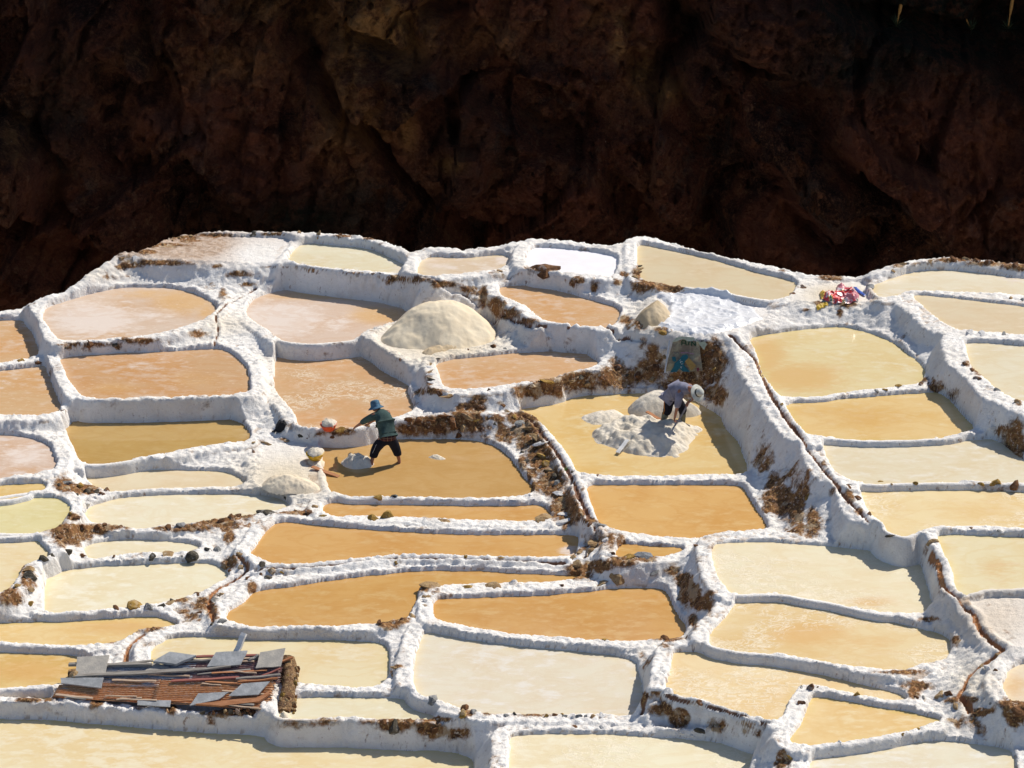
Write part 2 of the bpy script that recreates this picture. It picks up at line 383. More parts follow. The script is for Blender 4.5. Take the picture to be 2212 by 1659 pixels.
# the outer rim above the ravine
SIL = [(-170, 690, .45), (0, 676, .47), (57, 666, .5), (70, 655, .78), (137, 635, .82), (192, 596, .98), (250, 558, 1.15), (270, 549, 1.2), (300, 548, 1.2),
       (355, 525, 1.22), (400, 510, 1.22), (470, 505, 1.24), (553, 505, 1.26), (649, 506, 1.32), (728, 508, 1.34), (803, 517, 1.34), (850, 531, 1.34), (888, 549, 1.36),
       (905, 540, 1.42), (925, 538, 1.44), (1000, 543, 1.43), (1080, 535, 1.44), (1110, 528, 1.5), (1150, 520, 1.55), (1231, 526, 1.55), (1320, 535, 1.55), (1345, 530, 1.58), (1372, 513, 1.62),
       (1400, 514, 1.62), (1500, 544, 1.61), (1600, 567, 1.60), (1659, 578, 1.61), (1740, 596, 1.64), (1800, 600, 1.66), (1860, 602, 1.67), (1880, 592, 1.8), (1930, 577, 1.88), (1975, 568, 1.88),
       (2046, 560, 1.88), (2134, 568, 1.89), (2212, 575, 1.9), (2400, 592, 1.9)]
SW = np.array([at_z(*s) for s in SIL])
sil_x = SW[:, 0]; o_ = np.argsort(sil_x)
yc = np.interp(GX, sil_x[o_], SW[o_, 1]); zc = np.interp(GX, sil_x[o_], SW[o_, 2])
d, par, _ = seg_dist(GX[600:1180, :], GY[600:1180, :], SW[:, :2], closed=False)
zr = np.interp(par, np.arange(len(SW)), SW[:, 2])
lump = fbm(GX * 4, GY * 4, 3, 31)
crest[600:1180, :] = np.maximum(crest[600:1180, :], zr + .03 * lump[600:1180] - 1.0 * np.maximum(0, d - .1))
RIDGES = [[(-170, 1508, -.33), (0, 1512, -.33), (110, 1513, -.34), (200, 1520, -.33), (350, 1535, -.33), (480, 1548, -.33), (560, 1556, -.33), (640, 1558, -.32), (700, 1561, -.3), (850, 1564, -.28), (950, 1574, -.26), (1015, 1590, -.3)],
 [(690, 936, .2), (760, 926, .26), (850, 909, .34), (900, 898, .42), (1000, 891, .48), (1060, 890, .5), (1098, 894, .45)]]
for rg in RIDGES:
    Wr = np.array([at_z(*q) for q in rg])
    rs_, cs_ = window(Wr[:, :2], 1.0)
    d_, p_, _ = seg_dist(GX[rs_, cs_], GY[rs_, cs_], Wr[:, :2], closed=False)
    zz_ = np.interp(p_, np.arange(len(Wr)), Wr[:, 2])
    crest[rs_, cs_] = np.maximum(crest[rs_, cs_], zz_ + .025 * lump[rs_, cs_] - 1.3 * np.maximum(0, d_ - .09))
behind = np.maximum(0, GY - yc - .12 + .25 * wob)
k = .03
sm = np.clip(.5 + .5 * (cut - crest) / k, 0, 1)
H = cut * (1 - sm) + crest * sm - k * sm * (1 - sm)
H = np.maximum(H, np.minimum(forced, 50))
lim = zc + .02 - 1.9 * behind + .25 * fbm(GX * 1.3, GY * 1.3, 4, 77) * np.clip(behind, 0, 3)
H = np.where(behind > 0, np.minimum(H, lim), H)
H = np.maximum(H, -17 + 1.2 * fbm(GX * .2, GY * .2, 3, 3))

# channels cut along the crests
CHANNELS = [
 (.05, [(1578, 725), (1596, 742), (1631, 775), (1640, 797), (1659, 842), (1674, 867), (1696, 902), (1724, 937), (1741, 959), (1764, 997), (1799, 1039), (1829, 1077), (1871, 1123), (1899, 1153)]),
 (.05, [(1118, 894), (1151, 912), (1171, 939), (1201, 974), (1221, 1009), (1236, 1034), (1253, 1077), (1276, 1125)]),
 (.045, [(553, 1230), (603, 1228), (703, 1223), (803, 1210), (866, 1205), (953, 1207), (1106, 1210), (1219, 1218)]),
 (.035, [(818, 605), (866, 617), (953, 621), (998, 630), (1023, 652), (1053, 670), (1106, 690), (1148, 711), (1193, 717), (1231, 711), (1268, 706), (1323, 715), (1368, 732), (1406, 742)]),
 (.03, [(600, 592), (553, 617), (500, 655), (465, 680), (472, 715), (462, 752)]),
 (.06, [(2009, 1200), (2029, 1218), (2031, 1243), (2041, 1270), (2071, 1295), (2104, 1325), (2116, 1360), (2144, 1387), (2169, 1402), (2149, 1419), (2116, 1440), (2094, 1457), (2084, 1482), (2069, 1505), (2094, 1522), (2096, 1537)]),
 (.05, [(512, 1198), (537, 1222), (525, 1243), (487, 1263), (457, 1283), (450, 1303), (457, 1323), (460, 1345)]),
 (.07, [(312, 1372), (287, 1387), (275, 1402), (270, 1432)]),
 (.045, [(1386, 1537), (1401, 1504), (1431, 1499), (1468, 1512), (1531, 1522), (1606, 1547), (1659, 1567)]),
 (.05, [(1283, 1135), (1288, 1160), (1284, 1185), (1262, 1205)]),
]
def sample(x, y, G=None):
    G = H if G is None else G
    x = np.asarray(x, float); y = np.asarray(y, float)
    r = np.clip(np.searchsorted(ys, y) - 1, 0, NR - 2); fy = (y - ys[r]) / (ys[r + 1] - ys[r])
    n = x / halfw(y)
    c = np.clip(np.searchsorted(xn, n) - 1, 0, NC - 2); fx = (n - xn[c]) / (xn[c + 1] - xn[c])
    return (G[r, c] * (1 - fx) + G[r, c + 1] * fx) * (1 - fy) + (G[r + 1, c] * (1 - fx) + G[r + 1, c + 1] * fx) * fy
WATER_AT = None
def hit(u, v, water=True):
    d = ray(u, v)
    t = np.arange(40.0, 80.0, .02) / d[1]
    x = d[0] * t; y = d[1] * t; z = CAM_Z + d[2] * t
    h = sample(x, y)
    if water: h = np.maximum(h, sample(x, y, WL))
    i = int(np.argmax(z <= h))
    if i == 0: i = len(t) - 1
    lo, hi = t[i - 1], t[i]
    for _ in range(12):
        m = (lo + hi) / 2
        hh = sample(d[0] * m, d[1] * m)
        if water: hh = max(hh, sample(d[0] * m, d[1] * m, WL))
        if CAM_Z + d[2] * m <= hh: hi = m
        else: lo = m
    m = hi
    return np.array([d[0] * m, d[1] * m, CAM_Z + d[2] * m])
# water level map for hit()
WL = np.full((NR, NC), -50.0)
for n, W in OUT.items():
    if PONDS[n][1] == 'pan': continue
    rs_, cs_ = window(W, .1)
    _, _, ins = seg_dist(GX[rs_, cs_], GY[rs_, cs_], W)
    WL[rs_, cs_] = np.where(ins, Z[n], WL[rs_, cs_])

groove = np.zeros((NR, NC)); wet = np.zeros((NR, NC))
for ci, (w, pts) in enumerate(CHANNELS):
    Wc = np.array([hit(u, v, False)[:2] for u, v in pts])
    # keep the run smooth
    tt = np.linspace(0, len(Wc) - 1, len(Wc) * 4)
    Wc = np.stack([np.interp(tt, np.arange(len(Wc)), Wc[:, 0]), np.interp(tt, np.arange(len(Wc)), Wc[:, 1])], 1)
    Wc[1:-1] = (Wc[:-2] + Wc[1:-1] * 2 + Wc[2:]) / 4
    rs_, cs_ = window(Wc, .5)
    d, _, _ = seg_dist(GX[rs_, cs_], GY[rs_, cs_], Wc, closed=False)
    d = d + .5 * wob[rs_, cs_]
    g = np.clip(1 - d / (w * .85), 0, 1)
    g = np.sqrt(g)
    lip = np.exp(-((d - w * 2.3) / (w * .9)) ** 2) * .035
    rise = np.where(din[rs_, cs_] > 0, 0, 1.0)
    gy_ = np.abs(np.gradient(H[rs_, cs_], axis=0)) / .027
    flatk = np.clip(1.6 - gy_ * 1.2, 0, 1)
    H[rs_, cs_] += (lip - .08 * g) * rise
    g = g * flatk
    groove[rs_, cs_] = np.maximum(groove[rs_, cs_], g * rise)
    if ci in (5, 6, 7): wet[rs_, cs_] = np.maximum(wet[rs_, cs_], g * rise)

# crusty relief
out = np.clip(dout / .05, 0, 1) * (din <= 0) * (GY < yc + 1.5)
rough_k = np.where(panin > 0, .25, 1.0)
l1 = fbm(GX * 3.1, GY * 3.1, 3, 11)
l2 = np.abs(fbm(GX * 7.5, GY * 7.5, 3, 12)) * 2 - .5
l3 = fbm(GX * 19, GY * 19, 2, 13)
l4 = np.abs(fbm(GX * 13, GY * 13, 2, 15))
H += out * rough_k * (.034 * l1 - .026 * l2 + .024 * l3 + .034 * (.35 - l4))
# fluted faces: shift the steep faces in and out
PU, PV = to_px(GX, GY, H)

def blob(lst, base=0.0):
    m = np.full((NR, NC), base)
    for (cx, cy, rx, ry, s) in lst:
        q = ((PU - cx) / rx) ** 2 + ((PV - cy) / ry) ** 2
        sel = q < 2.6
        m[sel] = np.maximum(m[sel], s * np.exp(-q[sel] * 1.0))
    return m
DIRT = [(350,568,75,7,1),(285,575,28,8,1),(520,592,40,9,.8),(470,575,16,6,.9),(530,615,25,7,.9),(250,600,50,8,.5),(200,745,70,8,.9),(190,752,14,12,1),(255,748,12,9,1),(300,737,60,9,.9),(430,722,30,10,.9),(480,640,14,20,.7),(450,620,30,12,.5),
 (600,577,40,4,.8),(680,583,40,4,.8),(760,590,40,4,.8),(850,600,30,6,1),(890,605,50,9,1),(960,614,40,10,1),(1010,625,30,9,1),(1043,640,14,30,1),(1070,658,26,18,1.1),(1100,678,26,16,1.1),(1140,695,26,10,1),(1180,580,48,8,1.2),(1250,607,20,10,1),(1285,618,12,18,1),
 (1130,595,30,6,.8),(1335,610,14,10,.8),(1400,615,42,13,1),(1440,622,40,10,.8),(1378,588,16,16,1),(1350,592,14,8,1),(355,530,50,6,1),(400,514,40,6,1),(460,509,60,6,1),(590,506,40,5,1),(740,510,30,4,.9),(800,516,25,4,.9),(320,545,20,6,1),
 (2060,562,60,6,1),(2130,570,60,8,1),(2200,577,50,8,1.1),(1795,600,28,7,1.2),(1690,585,15,4,.7),(1940,575,16,6,.9),(1990,570,30,5,.8),(1830,658,34,8,1),(1770,656,18,6,1),(1745,670,18,5,.8),(1815,675,8,14,.9),
 (1150,842,50,16,1.1),(1190,832,45,20,1.2),(1250,824,50,24,1.2),(1330,815,55,28,1.15),(1400,805,45,34,1.1),(1480,830,65,34,1.1),(1535,780,36,46,1.6),(1545,850,28,24,1.2),(1500,800,60,45,1.1),(1420,775,14,22,1.1),(1410,765,20,22,1),(1390,740,14,16,.8),
 (1380,705,22,14,.7),(1430,712,22,8,.9),(1350,690,16,12,1),(950,918,80,22,1.2),(1010,915,50,26,1.2),(880,930,40,14,1.1),(740,932,34,9,1.1),(690,938,24,8,.9),(612,950,16,5,.9),(1060,905,40,6,.7),(1085,935,16,26,.9),(1100,940,12,24,.9),
 (1130,905,34,18,1),(1142,938,36,32,1.2),(1168,985,34,42,1.2),(1192,1040,34,42,1.2),(1218,1090,34,40,1.2),(1110,930,24,20,.8),(1150,1020,20,30,.8),(1130,1000,14,22,.9),(1160,1055,12,16,.8),(1240,1110,26,14,.9),(1020,882,34,14,1),(1035,862,20,12,1),(1080,872,12,8,.8),(930,845,40,8,1),(925,820,12,30,.6),
 (1690,1080,34,44,1.1),(1650,980,30,60,.5),(1720,1040,40,50,.6),(1720,1100,22,44,1.2),(1755,1120,16,32,1.05),(1740,1060,10,26,.9),(1670,1050,16,34,.95),(1700,1030,36,36,.55),(1660,1080,14,30,1),(1560,930,8,20,.6),(1600,1000,20,40,.35),(1780,1000,10,14,.5),(1800,1060,12,20,.6),(1835,1075,14,20,.9),(1855,1105,12,12,.9),
 (2060,850,20,18,.8),(2030,838,26,10,.9),(2190,955,26,50,1.3),(2165,930,20,12,1.2),(2110,800,14,14,.9),(2090,785,10,8,.9),(1990,820,12,20,.5),(2200,870,10,8,.9),
 (150,1150,50,24,1.3),(205,1143,50,13,1.15),(250,1138,25,8,1),(135,1170,20,16,1),(160,1118,20,12,1),(500,1112,40,14,1.3),(470,1128,50,14,1.3),(420,1140,46,11,1.1),(350,1142,30,6,.9),(495,1160,16,16,1.1),(25,1290,30,26,1),(60,1250,22,40,.8),(45,1215,16,20,1),(190,1058,36,16,1),(135,1045,26,18,.9),
 (500,1215,20,16,.9),(545,1268,12,14,1.2),(430,1310,40,20,.8),(460,1320,20,30,.8),(390,1295,40,8,.9),(420,1330,22,14,.7),(1250,1232,30,14,1.4),(1290,1222,36,13,1.2),(1345,1213,36,14,1.4),(1400,1208,30,9,1),(1455,1234,20,12,1.2),(1478,1255,20,18,1.5),(1495,1280,20,22,1.5),(1512,1305,22,16,1.5),(1497,1340,12,16,1.2),(1478,1290,14,26,1.1),(1530,1285,16,10,.7),
 (1290,1165,34,34,.75),(1320,1165,16,26,.9),(1340,1170,12,18,1.1),(1275,1125,30,6,.9),(1310,1128,26,8,1),(1400,1502,28,7,1.1),(1425,1532,32,18,1),(1470,1552,22,20,1.8),(1550,1567,32,14,.9),(1390,1520,8,20,1),(1620,1580,30,12,.6),(1600,1560,30,5,.6),  # the strongest blob paints in a dark hole, not only earth
 (1980,1482,44,14,.9),(1950,1452,70,7,.9),(1975,1490,16,22,1.2),(2010,1338,30,8,.9),(2065,1385,12,14,.8),(2080,1512,46,9,1.1),(2120,1538,24,8,1.1),(2055,1555,14,6,.9),(1680,1600,14,10,.5),(1690,1640,16,20,.9),(2090,1565,50,20,.35),
 (860,1565,50,20,1.1),(930,1577,46,20,1.2),(985,1585,40,14,1.1),(800,1560,30,12,.8),(640,1565,60,14,.7),(700,1560,60,12,.7),(370,1532,14,16,1.1),(60,1513,44,6,1),(210,1520,14,12,.9),(300,1530,12,8,.6),(480,1545,50,8,.8),(840,1350,24,12,1.5),(870,1340,20,10,1.1),(1060,1540,26,8,.9),(1150,1545,60,6,.8),(820,1545,60,6,.8),(950,1555,60,6,.9),
 (860,1440,16,6,.9),(845,1452,10,5,.8),(330,1358,30,8,1),(240,1385,20,8,1),(1440,1380,50,5,.9),(1310,1375,20,4,.8),(910,1270,30,10,.9),(1120,1262,16,4,.6),(640,1108,50,5,.9),(1180,1415,10,5,.3),(1390,1430,12,30,.5),
 (1475,1120,40,6,.4),(590,1345,60,5,.9),(280,1362,30,6,.6),(1010,1540,20,10,1),(430,1000,5,5,0),(2200,1530,26,36,1.4),(1455,1395,30,6,.3)]
dirt = blob(DIRT)
CREAM = [(950,740,150,50,1),(620,1030,110,50,1),(1800,635,70,25,1),(1420,690,50,40,.8),(690,720,60,20,.5),(1000,760,60,10,.8),(600,830,30,90,.3),(480,700,60,30,.5),(400,870,150,15,.3),(620,1560,80,15,.4),(2150,1330,90,70,.6),(2100,1480,60,80,.5),(200,590,80,20,.4)]
cream = blob(CREAM)
pink = blob([(430,533,170,32,1.6),(2160,1330,110,60,.35),(1560,690,120,40,.2),(540,545,40,26,-.0)])
white = blob([(540,540,70,24,1),(610,550,40,24,.7)])
pink = np.clip(pink - white * 1.0, 0, 1)
# lumpier where the bare earth shows
dl = np.clip(dirt, 0, 1) * out
H += dl * (.045 * np.abs(fbm(GX * 9, GY * 9, 3, 41)) + .02 * l3)

t = NT('salt_crust')
P = t.pos()
w1 = t.noise(P, 1.1, 6, .65); w2 = t.noise(P, 7, 6, .65); w3 = t.noise(P, 34, 5, .6)
salt = t.mix(t.ramp(w1, .35, .7), (.89, .86, .815, 1), (.81, .77, .715, 1))
salt = t.mix(t.ramp(w2, .54, .74, 0, .5), salt, (.70, .62, .54, 1))
salt = t.mix(t.ramp(t.noise(P, 2.8, 6, .7), .62, .74, 0, .35), salt, (.52, .38, .27, 1))
salt = t.mix(t.attr('cream'), salt, (.72, .62, .46, 1))
salt = t.mix(t.math('MULTIPLY', t.attr('pink'), .95), salt, t.mix(t.ramp(w2, .4, .62), (.40, .27, .18, 1), (.58, .45, .35, 1)))
geo = t.geo
sx = t.n.new('ShaderNodeSeparateXYZ'); t.l.new(geo.outputs['Normal'], sx.inputs[0])
steep = t.ramp(sx.outputs[2], .35, .9, 1, 0)
# rare rusty bleeding on steep faces
st = t.noise(t.scale(P, (3.2, 3.2, 1.1)), 2.6, 7, .74)
bleed = t.math('MULTIPLY', steep, t.ramp(st, .585, .68, 0, .85))
salt = t.mix(bleed, salt, (.24, .115, .055, 1))
salt = t.mix(t.math('MULTIPLY', steep, t.ramp(t.noise(P, 1.9, 4, .6), .50, .70, 0, .4)), salt, (.66, .56, .48, 1))
salt = t.mix(t.ramp(t.noise(P, 26, 3, .6), .66, .74, 0, .5), salt, (.30, .19, .12, 1))
ft = t.math('MULTIPLY', t.attr('foot'), t.ramp(t.noise(P, 2.4, 4, .6), .3, .6, .35, 1))
salt = t.mix(t.ramp(ft, .35, .9, 0, .6), salt, (.40, .26, .15, 1))
d1 = t.noise(P, 4.5, 7, .68, .4)
dn = t.math('ADD', t.attr('dirt'), t.math('MULTIPLY', t.math('SUBTRACT', d1, .5), 1.5))
dn = t.math('ADD', dn, t.ramp(t.noise(P, 1.25, 3, .6), .54, .66, 0, .42))
dm = t.ramp(dn, .30, .74)
e1 = t.noise(P, 5.5, 6, .7, .6); e2 = t.noise(P, 22, 5, .65)
earth = t.mix(t.ramp(e1, .36, .6), (.075, .034, .016, 1), (.27, .125, .045, 1))
earth = t.mix(t.ramp(e2, .5, .62, 0, .85), earth, (.43, .25, .09, 1))
earth = t.mix(t.ramp(t.noise(P, 3.1, 3, .6), .55, .64, 0, .75), earth, (.46, .34, .21, 1))
earth = t.mix(t.ramp(t.noise(P, 11, 5, .7), .56, .68, 0, .8), earth, (.66, .58, .50, 1))
col = t.mix(dm, salt, earth)
g = t.ramp(t.attr('groove'), .12, .5)
col = t.mix(g, col, t.mix(t.attr('wet'), (.20, .10, .06, 1), (.46, .20, .07, 1)))
hb = t.math('ADD', t.math('MULTIPLY', w3, .6), t.math('MULTIPLY', t.noise(P, 95, 3, .6), .3))
hb = t.math('ADD', hb, t.math('MULTIPLY', w2, 1.2))
hb = t.math('ADD', hb, t.math('MULTIPLY', t.math('MULTIPLY', steep, t.noise(t.scale(P, (9, 9, 3)), 1.6, 5, .7)), 1.6))
nrm = t.bump(hb, .8, .035)
M_CRUST = t.done(col, t.ramp(t.attr('wet'), .2, .6, .85, .15), nrm, .3)

foot = np.exp(-((H - zlow - .02) / .055) ** 2) * (din <= 0)
sl = np.abs(np.gradient(H, axis=0)) / .027
sl2 = np.clip(sl - 1.2, 0, 2.5) / 2.5 * (din <= 0) * (GY > 41) * (GY < 71)
flute = fbm(GX * 7, H * 5, 3, 61) + .6 * fbm(GX * 19, H * 14, 2, 62)
DX = GX + .022 * sl2 * fbm(GX * 9 + 3, H * 9, 2, 63)
DY = GY + .045 * sl2 * flute
me, _ = grid_mesh('ground', DX, DY, H, M_CRUST)
attr(me, 'dirt', np.clip(dirt, 0, 2)); attr(me, 'cream', np.clip(cream, 0, 1)); attr(me, 'pink', pink); attr(me, 'groove', groove); attr(me, 'wet', wet); attr(me, 'foot', foot)
ground = bpy.data.objects.new('ground', me); link(ground); tag(ground, 'white salt crusted terraced hillside with banks and narrow channels between ponds', kind='structure')
# ---------------------------------------------------------------- water (and salt) surfaces of the ponds
def pond_material(name, c1, c2, c3=(200, 190, 170), crust=0.0, patch=.5, rough=.22, milk=0.0, seed=0.0, glint=0.0, warmc=(212, 168, 104), shorec=(226, 206, 160)):
    t = NT('pond_' + name)
    P = t.pos()
    off = t.n.new('ShaderNodeVectorMath'); off.operation = 'ADD'; off.inputs[1].default_value = (seed * 7.3, seed * 3.1, 0)
    t.l.new(P, off.inputs[0]); Q = off.outputs[0]
    a = t.noise(Q, .55, 4, .55, .3); b = t.noise(t.scale(Q, (1, 1.8, 1)), 2.6, 6, .65, .1); c = t.noise(t.scale(Q, (1, 2.6, 1)), 7, 5, .7)
    col = t.mix(t.ramp(t.math('ADD', a, t.math('MULTIPLY', b, .35)), .55, .82), srgb(*c1), srgb(*c2))
    col = t.mix(t.math('MULTIPLY', t.ramp(t.math('ADD', b, t.math('MULTIPLY', a, .5)), .72, .95), patch), col, srgb(*c3))
    ed = t.attr('edge'); wa = t.attr('warm'); fi = t.attr('film')
    mott = t.math('ADD', t.math('MULTIPLY', b, .6), t.math('MULTIPLY', c, .4))
    col = t.mix(t.math('MULTIPLY', t.ramp(t.math('ADD', wa, t.math('MULTIPLY', t.math('SUBTRACT', mott, .5), 1.3)), .25, .9), .7), col, srgb(*warmc))
    col = t.mix(t.math('MULTIPLY', t.ramp(t.math('ADD', fi, t.math('MULTIPLY', t.math('SUBTRACT', mott, .5), 1.8)), .3, .8), .9), col, srgb(226, 212, 200))
    shore = t.ramp(t.math('ADD', ed, t.math('MULTIPLY', t.math('SUBTRACT', b, .5), .5)), .0, .26, 1, 0)
    col = t.mix(t.math('MULTIPLY', shore, .5), col, srgb(*shorec))
    # faint wandering stains
    vein = t.ramp(t.math('ABSOLUTE', t.math('SUBTRACT', t.noise(t.scale(Q, (1, 2.0, 1)), .9, 5, .6, .6), .5)), .0, .07, .22, 0)
    col = t.mix(vein, col, srgb(*[max(0, x - k) for x, k in zip(c2, (6, 14, 24))]))
    # cloudy salt blooms
    col = t.mix(t.math('MULTIPLY', t.ramp(c, .56, .72), milk), col, srgb(238, 226, 210))
    h = t.math('MULTIPLY', t.noise(Q, 30, 3, .6), .25)
    if crust > 0:
        zone = t.ramp(t.noise(Q, .8, 3, .5), .42, .6)
        v = t.noise(t.scale(Q, (1, 1.7, 1)), 3.2, 5, .7, 1.0)
        ridge = t.ramp(t.math('ABSOLUTE', t.math('SUBTRACT', v, .5)), .0, .045, 1, 0)
        ridge = t.math('MULTIPLY', t.math('MULTIPLY', ridge, zone), crust)
        rough = max(rough, .42)
        col = t.mix(t.math('MULTIPLY', ridge, .75), col, srgb(240, 228, 204))
        h = t.math('ADD', h, t.math('MULTIPLY', ridge, 1.0))
    rg = rough
    n = t.bump(h, .35 if crust > 0 else (.07 if rough < .1 else .18), .02)
    if glint > 0:
        v = t.voro(Q, 55)
        rg = t.ramp(v, .0, .25, .04, rough)
    t.done(col, rg, n, .32 if rough > .1 else .5)
    return t.m
KINDS = {
 'orange': dict(c1=(210, 168, 108), c2=(200, 152, 90), c3=(214, 180, 126), patch=.7, rough=.07, warmc=(198, 146, 80), shorec=(196, 150, 88)),
 'mud': dict(c1=(196, 158, 106), c2=(188, 148, 94), c3=(203, 166, 116), patch=.6, rough=.08, warmc=(196, 150, 92), shorec=(182, 142, 90)),
 'ochre': dict(c1=(188, 157, 100), c2=(178, 145, 88), c3=(196, 168, 116), patch=.6, rough=.07, shorec=(168, 132, 78)),
 'ochrecream': dict(c1=(216, 186, 126), c2=(204, 164, 94), c3=(224, 200, 152), patch=.7, rough=.2),
 'peach': dict(c1=(203, 168, 130), c2=(202, 156, 108), c3=(212, 188, 166), patch=.8, rough=.22, milk=.4, glint=1, shorec=(208, 180, 150)),
 'peachcrust': dict(c1=(194, 156, 116), c2=(198, 150, 104), c3=(206, 178, 150), patch=.7, rough=.22, milk=.3, crust=1, glint=1, shorec=(190, 160, 128)),
 'pinkwhite': dict(c1=(212, 190, 172), c2=(206, 170, 136), c3=(222, 208, 198), patch=.8, rough=.32, milk=.5, glint=1, shorec=(206, 184, 164)),
 'pinkcream': dict(c1=(218, 202, 174), c2=(212, 190, 158), c3=(230, 220, 204), patch=.8, rough=.32, milk=.4, glint=1),
 'cream': dict(c1=(224, 215, 188), c2=(220, 204, 168), c3=(230, 224, 206), patch=.8, rough=.16, milk=.15),
 'creamcrust': dict(c1=(222, 213, 182), c2=(218, 202, 164), c3=(228, 221, 198), patch=.6, rough=.28, crust=1),
 'palecream': dict(c1=(224, 216, 192), c2=(220, 206, 176), c3=(230, 226, 214), patch=.8, rough=.28, milk=.3, glint=1),
 'beige': dict(c1=(216, 200, 170), c2=(212, 190, 156), c3=(224, 210, 186), patch=.6, rough=.3),
 'yellow': dict(c1=(224, 196, 142), c2=(218, 182, 118), c3=(228, 210, 168), patch=.7, rough=.09, shorec=(206, 184, 116)),
 'yellowcream': dict(c1=(222, 208, 168), c2=(218, 195, 146), c3=(226, 216, 186), patch=.8, rough=.16, shorec=(212, 194, 134)),
 'yellowcrust': dict(c1=(224, 203, 158), c2=(218, 188, 134), c3=(227, 210, 174), patch=.6, rough=.25, crust=1, shorec=(214, 192, 138)),
 'olive': dict(c1=(214, 204, 156), c2=(208, 197, 146), c3=(220, 212, 174), patch=.6, rough=.18, shorec=(200, 186, 124)),
 'white': dict(c1=(238, 237, 238), c2=(232, 231, 232), c3=(240, 240, 240), patch=.3, rough=.7, shorec=(238, 236, 232)),
}
PLAB = {
 'T1': 'cream dry salt pond right of the pinkish earth flat on the hill crest',
 'T2': 'small pinkish cream pond on the crest just left of the pure white pan',
 'T3': 'pure white salt covered pan on the hill crest',
 'T4': 'large beige pond on the crest tapering towards the red striped cloth',
 'T6': 'pale cream pond under the brown topped crest wall right of the striped cloth',
 'T7': 'beige pond between two thin banks above the tall white wall at the right edge',
 'T8': 'cream pond at the right edge below the bank with two round lumps',
 'B0': 'peach pond cut by the left edge beside the pinkish oval pond',
 'B1': 'oval pinkish white pond with an orange shaded end near the left crest',
 'B2': 'pinkish white pond behind the big salt pile',
 'B3': 'sparkling orange pond behind the brown stained bank left of the plastic sheet',
 'C0': 'peach pond at the left edge with a broad shadow on its right side',
 'C1': 'wide orange peach pond above the thick white wall of the brown pond',
 'C2': 'peach pond with crusty flakes directly behind the worker in the green sweater',
 'C3': 'narrow orange pond in front of the big salt pile',
 'D1': 'muddy tan pond in which the worker in the green sweater stands',
 'D2': 'yellow pond in which the worker with the shovel stands on a salt island',
 'D3': 'deep orange pond below the pond of the worker with the shovel',
 'R1': 'large yellowish cream pond under the tall curved white wall at right',
 'R2': 'golden yellow pond crossed by the shadow of the white wall at right',
 'R3': 'cream pond with thin brown cracks below the golden yellow pond at right',
 'R4': 'yellow pond with wavy salt crust beside the lower end of the long channel',
 'R5': 'yellow cream pond at the right edge above the dry pinkish salt flat',
 'R7': 'pinkish cream pond at the right edge below the dry salt flat',
 'E0': 'pinkish pond with white blooms at the left edge below the thick white wall',
 'E1': 'brown ochre pond under the thick white wall in the left half',
 'E2': 'narrow beige pond between the ochre pond and a thin white bank',
 'E3': 'sliver of yellow pond at the left edge above the olive pond',
 'E4': 'olive green tinted pond at the left edge',
 'E5': 'long cream pond between the brown boulder heap and the salt drying flat',
 'E6': 'small crescent cream pond behind the row of dark stones',
 'E7': 'yellow cream pond at the left edge left of the brown earth mound',
 'E8': 'cream pond enclosed by the row of dark stones and the yellow rock',
 'E9': 'long yellow pond at the left edge below the bank with the yellow rock',
 'E10': 'ochre pond partly hidden by the left end of the tin roof',
 'E11': 'strip of yellow water at the left edge just below the tin roof corner',
 'E12': 'yellow cream pond behind the tin roof of the hut',
 'E13': 'cream pond right of the brown stone end wall of the hut',
 'E14': 'large yellow cream pond filling the bottom left corner',
 'F1': 'thin orange strip of water below the muddy pond of the sweater worker',
 'F2': 'long orange pond with a channel along its lower bank',
 'F3': 'large orange pond with an arm running behind the slab topped bank',
 'F4': 'orange pond framed by the slab topped bank and a brown streaked slope',
 'F5': 'pale cream sparkling pond in the lower middle',
 'F6': 'cream pond with wavy crust cut by the bottom edge in the middle',
 'F7': 'tiny orange triangle of water beside the grey and tan slabs',
 'G1': 'pale cream pond with crust ripples in its left half below the shaded wall',
 'G2': 'yellow pond with an orange crusty patch under the thin diagonal bank at right',
 'G3': 'yellow pond with flaky crust that wraps round the small triangular pond',
 'G4': 'small triangular yellow pond at lower right',
 'G5': 'pale pond cut by the bottom edge at lower right',
}
from mathutils.geometry import delaunay_2d_cdt
# mineral patches and salt films seen on single ponds
WARM = [(400,650,90,35,1),(330,635,110,14,.8),(450,672,30,30,1),(820,680,80,26,1),(700,640,170,12,.9),(640,632,60,8,.6),(1650,770,70,60,.9),(1720,815,130,40,1),(1850,900,200,40,.6),(1500,880,1,1,0),(150,1100,40,30,.3),(800,1420,60,40,.3),(2120,1100,120,40,.4),(1250,900,60,20,.3),(1870,905,140,32,.7),(1750,1370,110,35,1),(1860,1390,130,30,.6),(1880,1303,70,18,.8),(1750,1240,90,30,.3),(260,1355,120,20,.9),(60,1450,110,30,.9),
 (2160,1230,60,40,.6),(1640,590,60,14,.5),(60,1230,70,30,.5),(1270,1530,120,10,.4),(2080,990,90,14,.3),(1100,575,60,14,.3),(960,565,60,14,.5),(240,840,90,20,.6),(420,820,110,30,.5),(1700,1180,1,1,0),(300,1100,100,14,.35),(2190,1480,40,30,.8),(60,1350,50,10,.2),(470,1040,60,14,.4),(1000,1500,80,20,.2)]
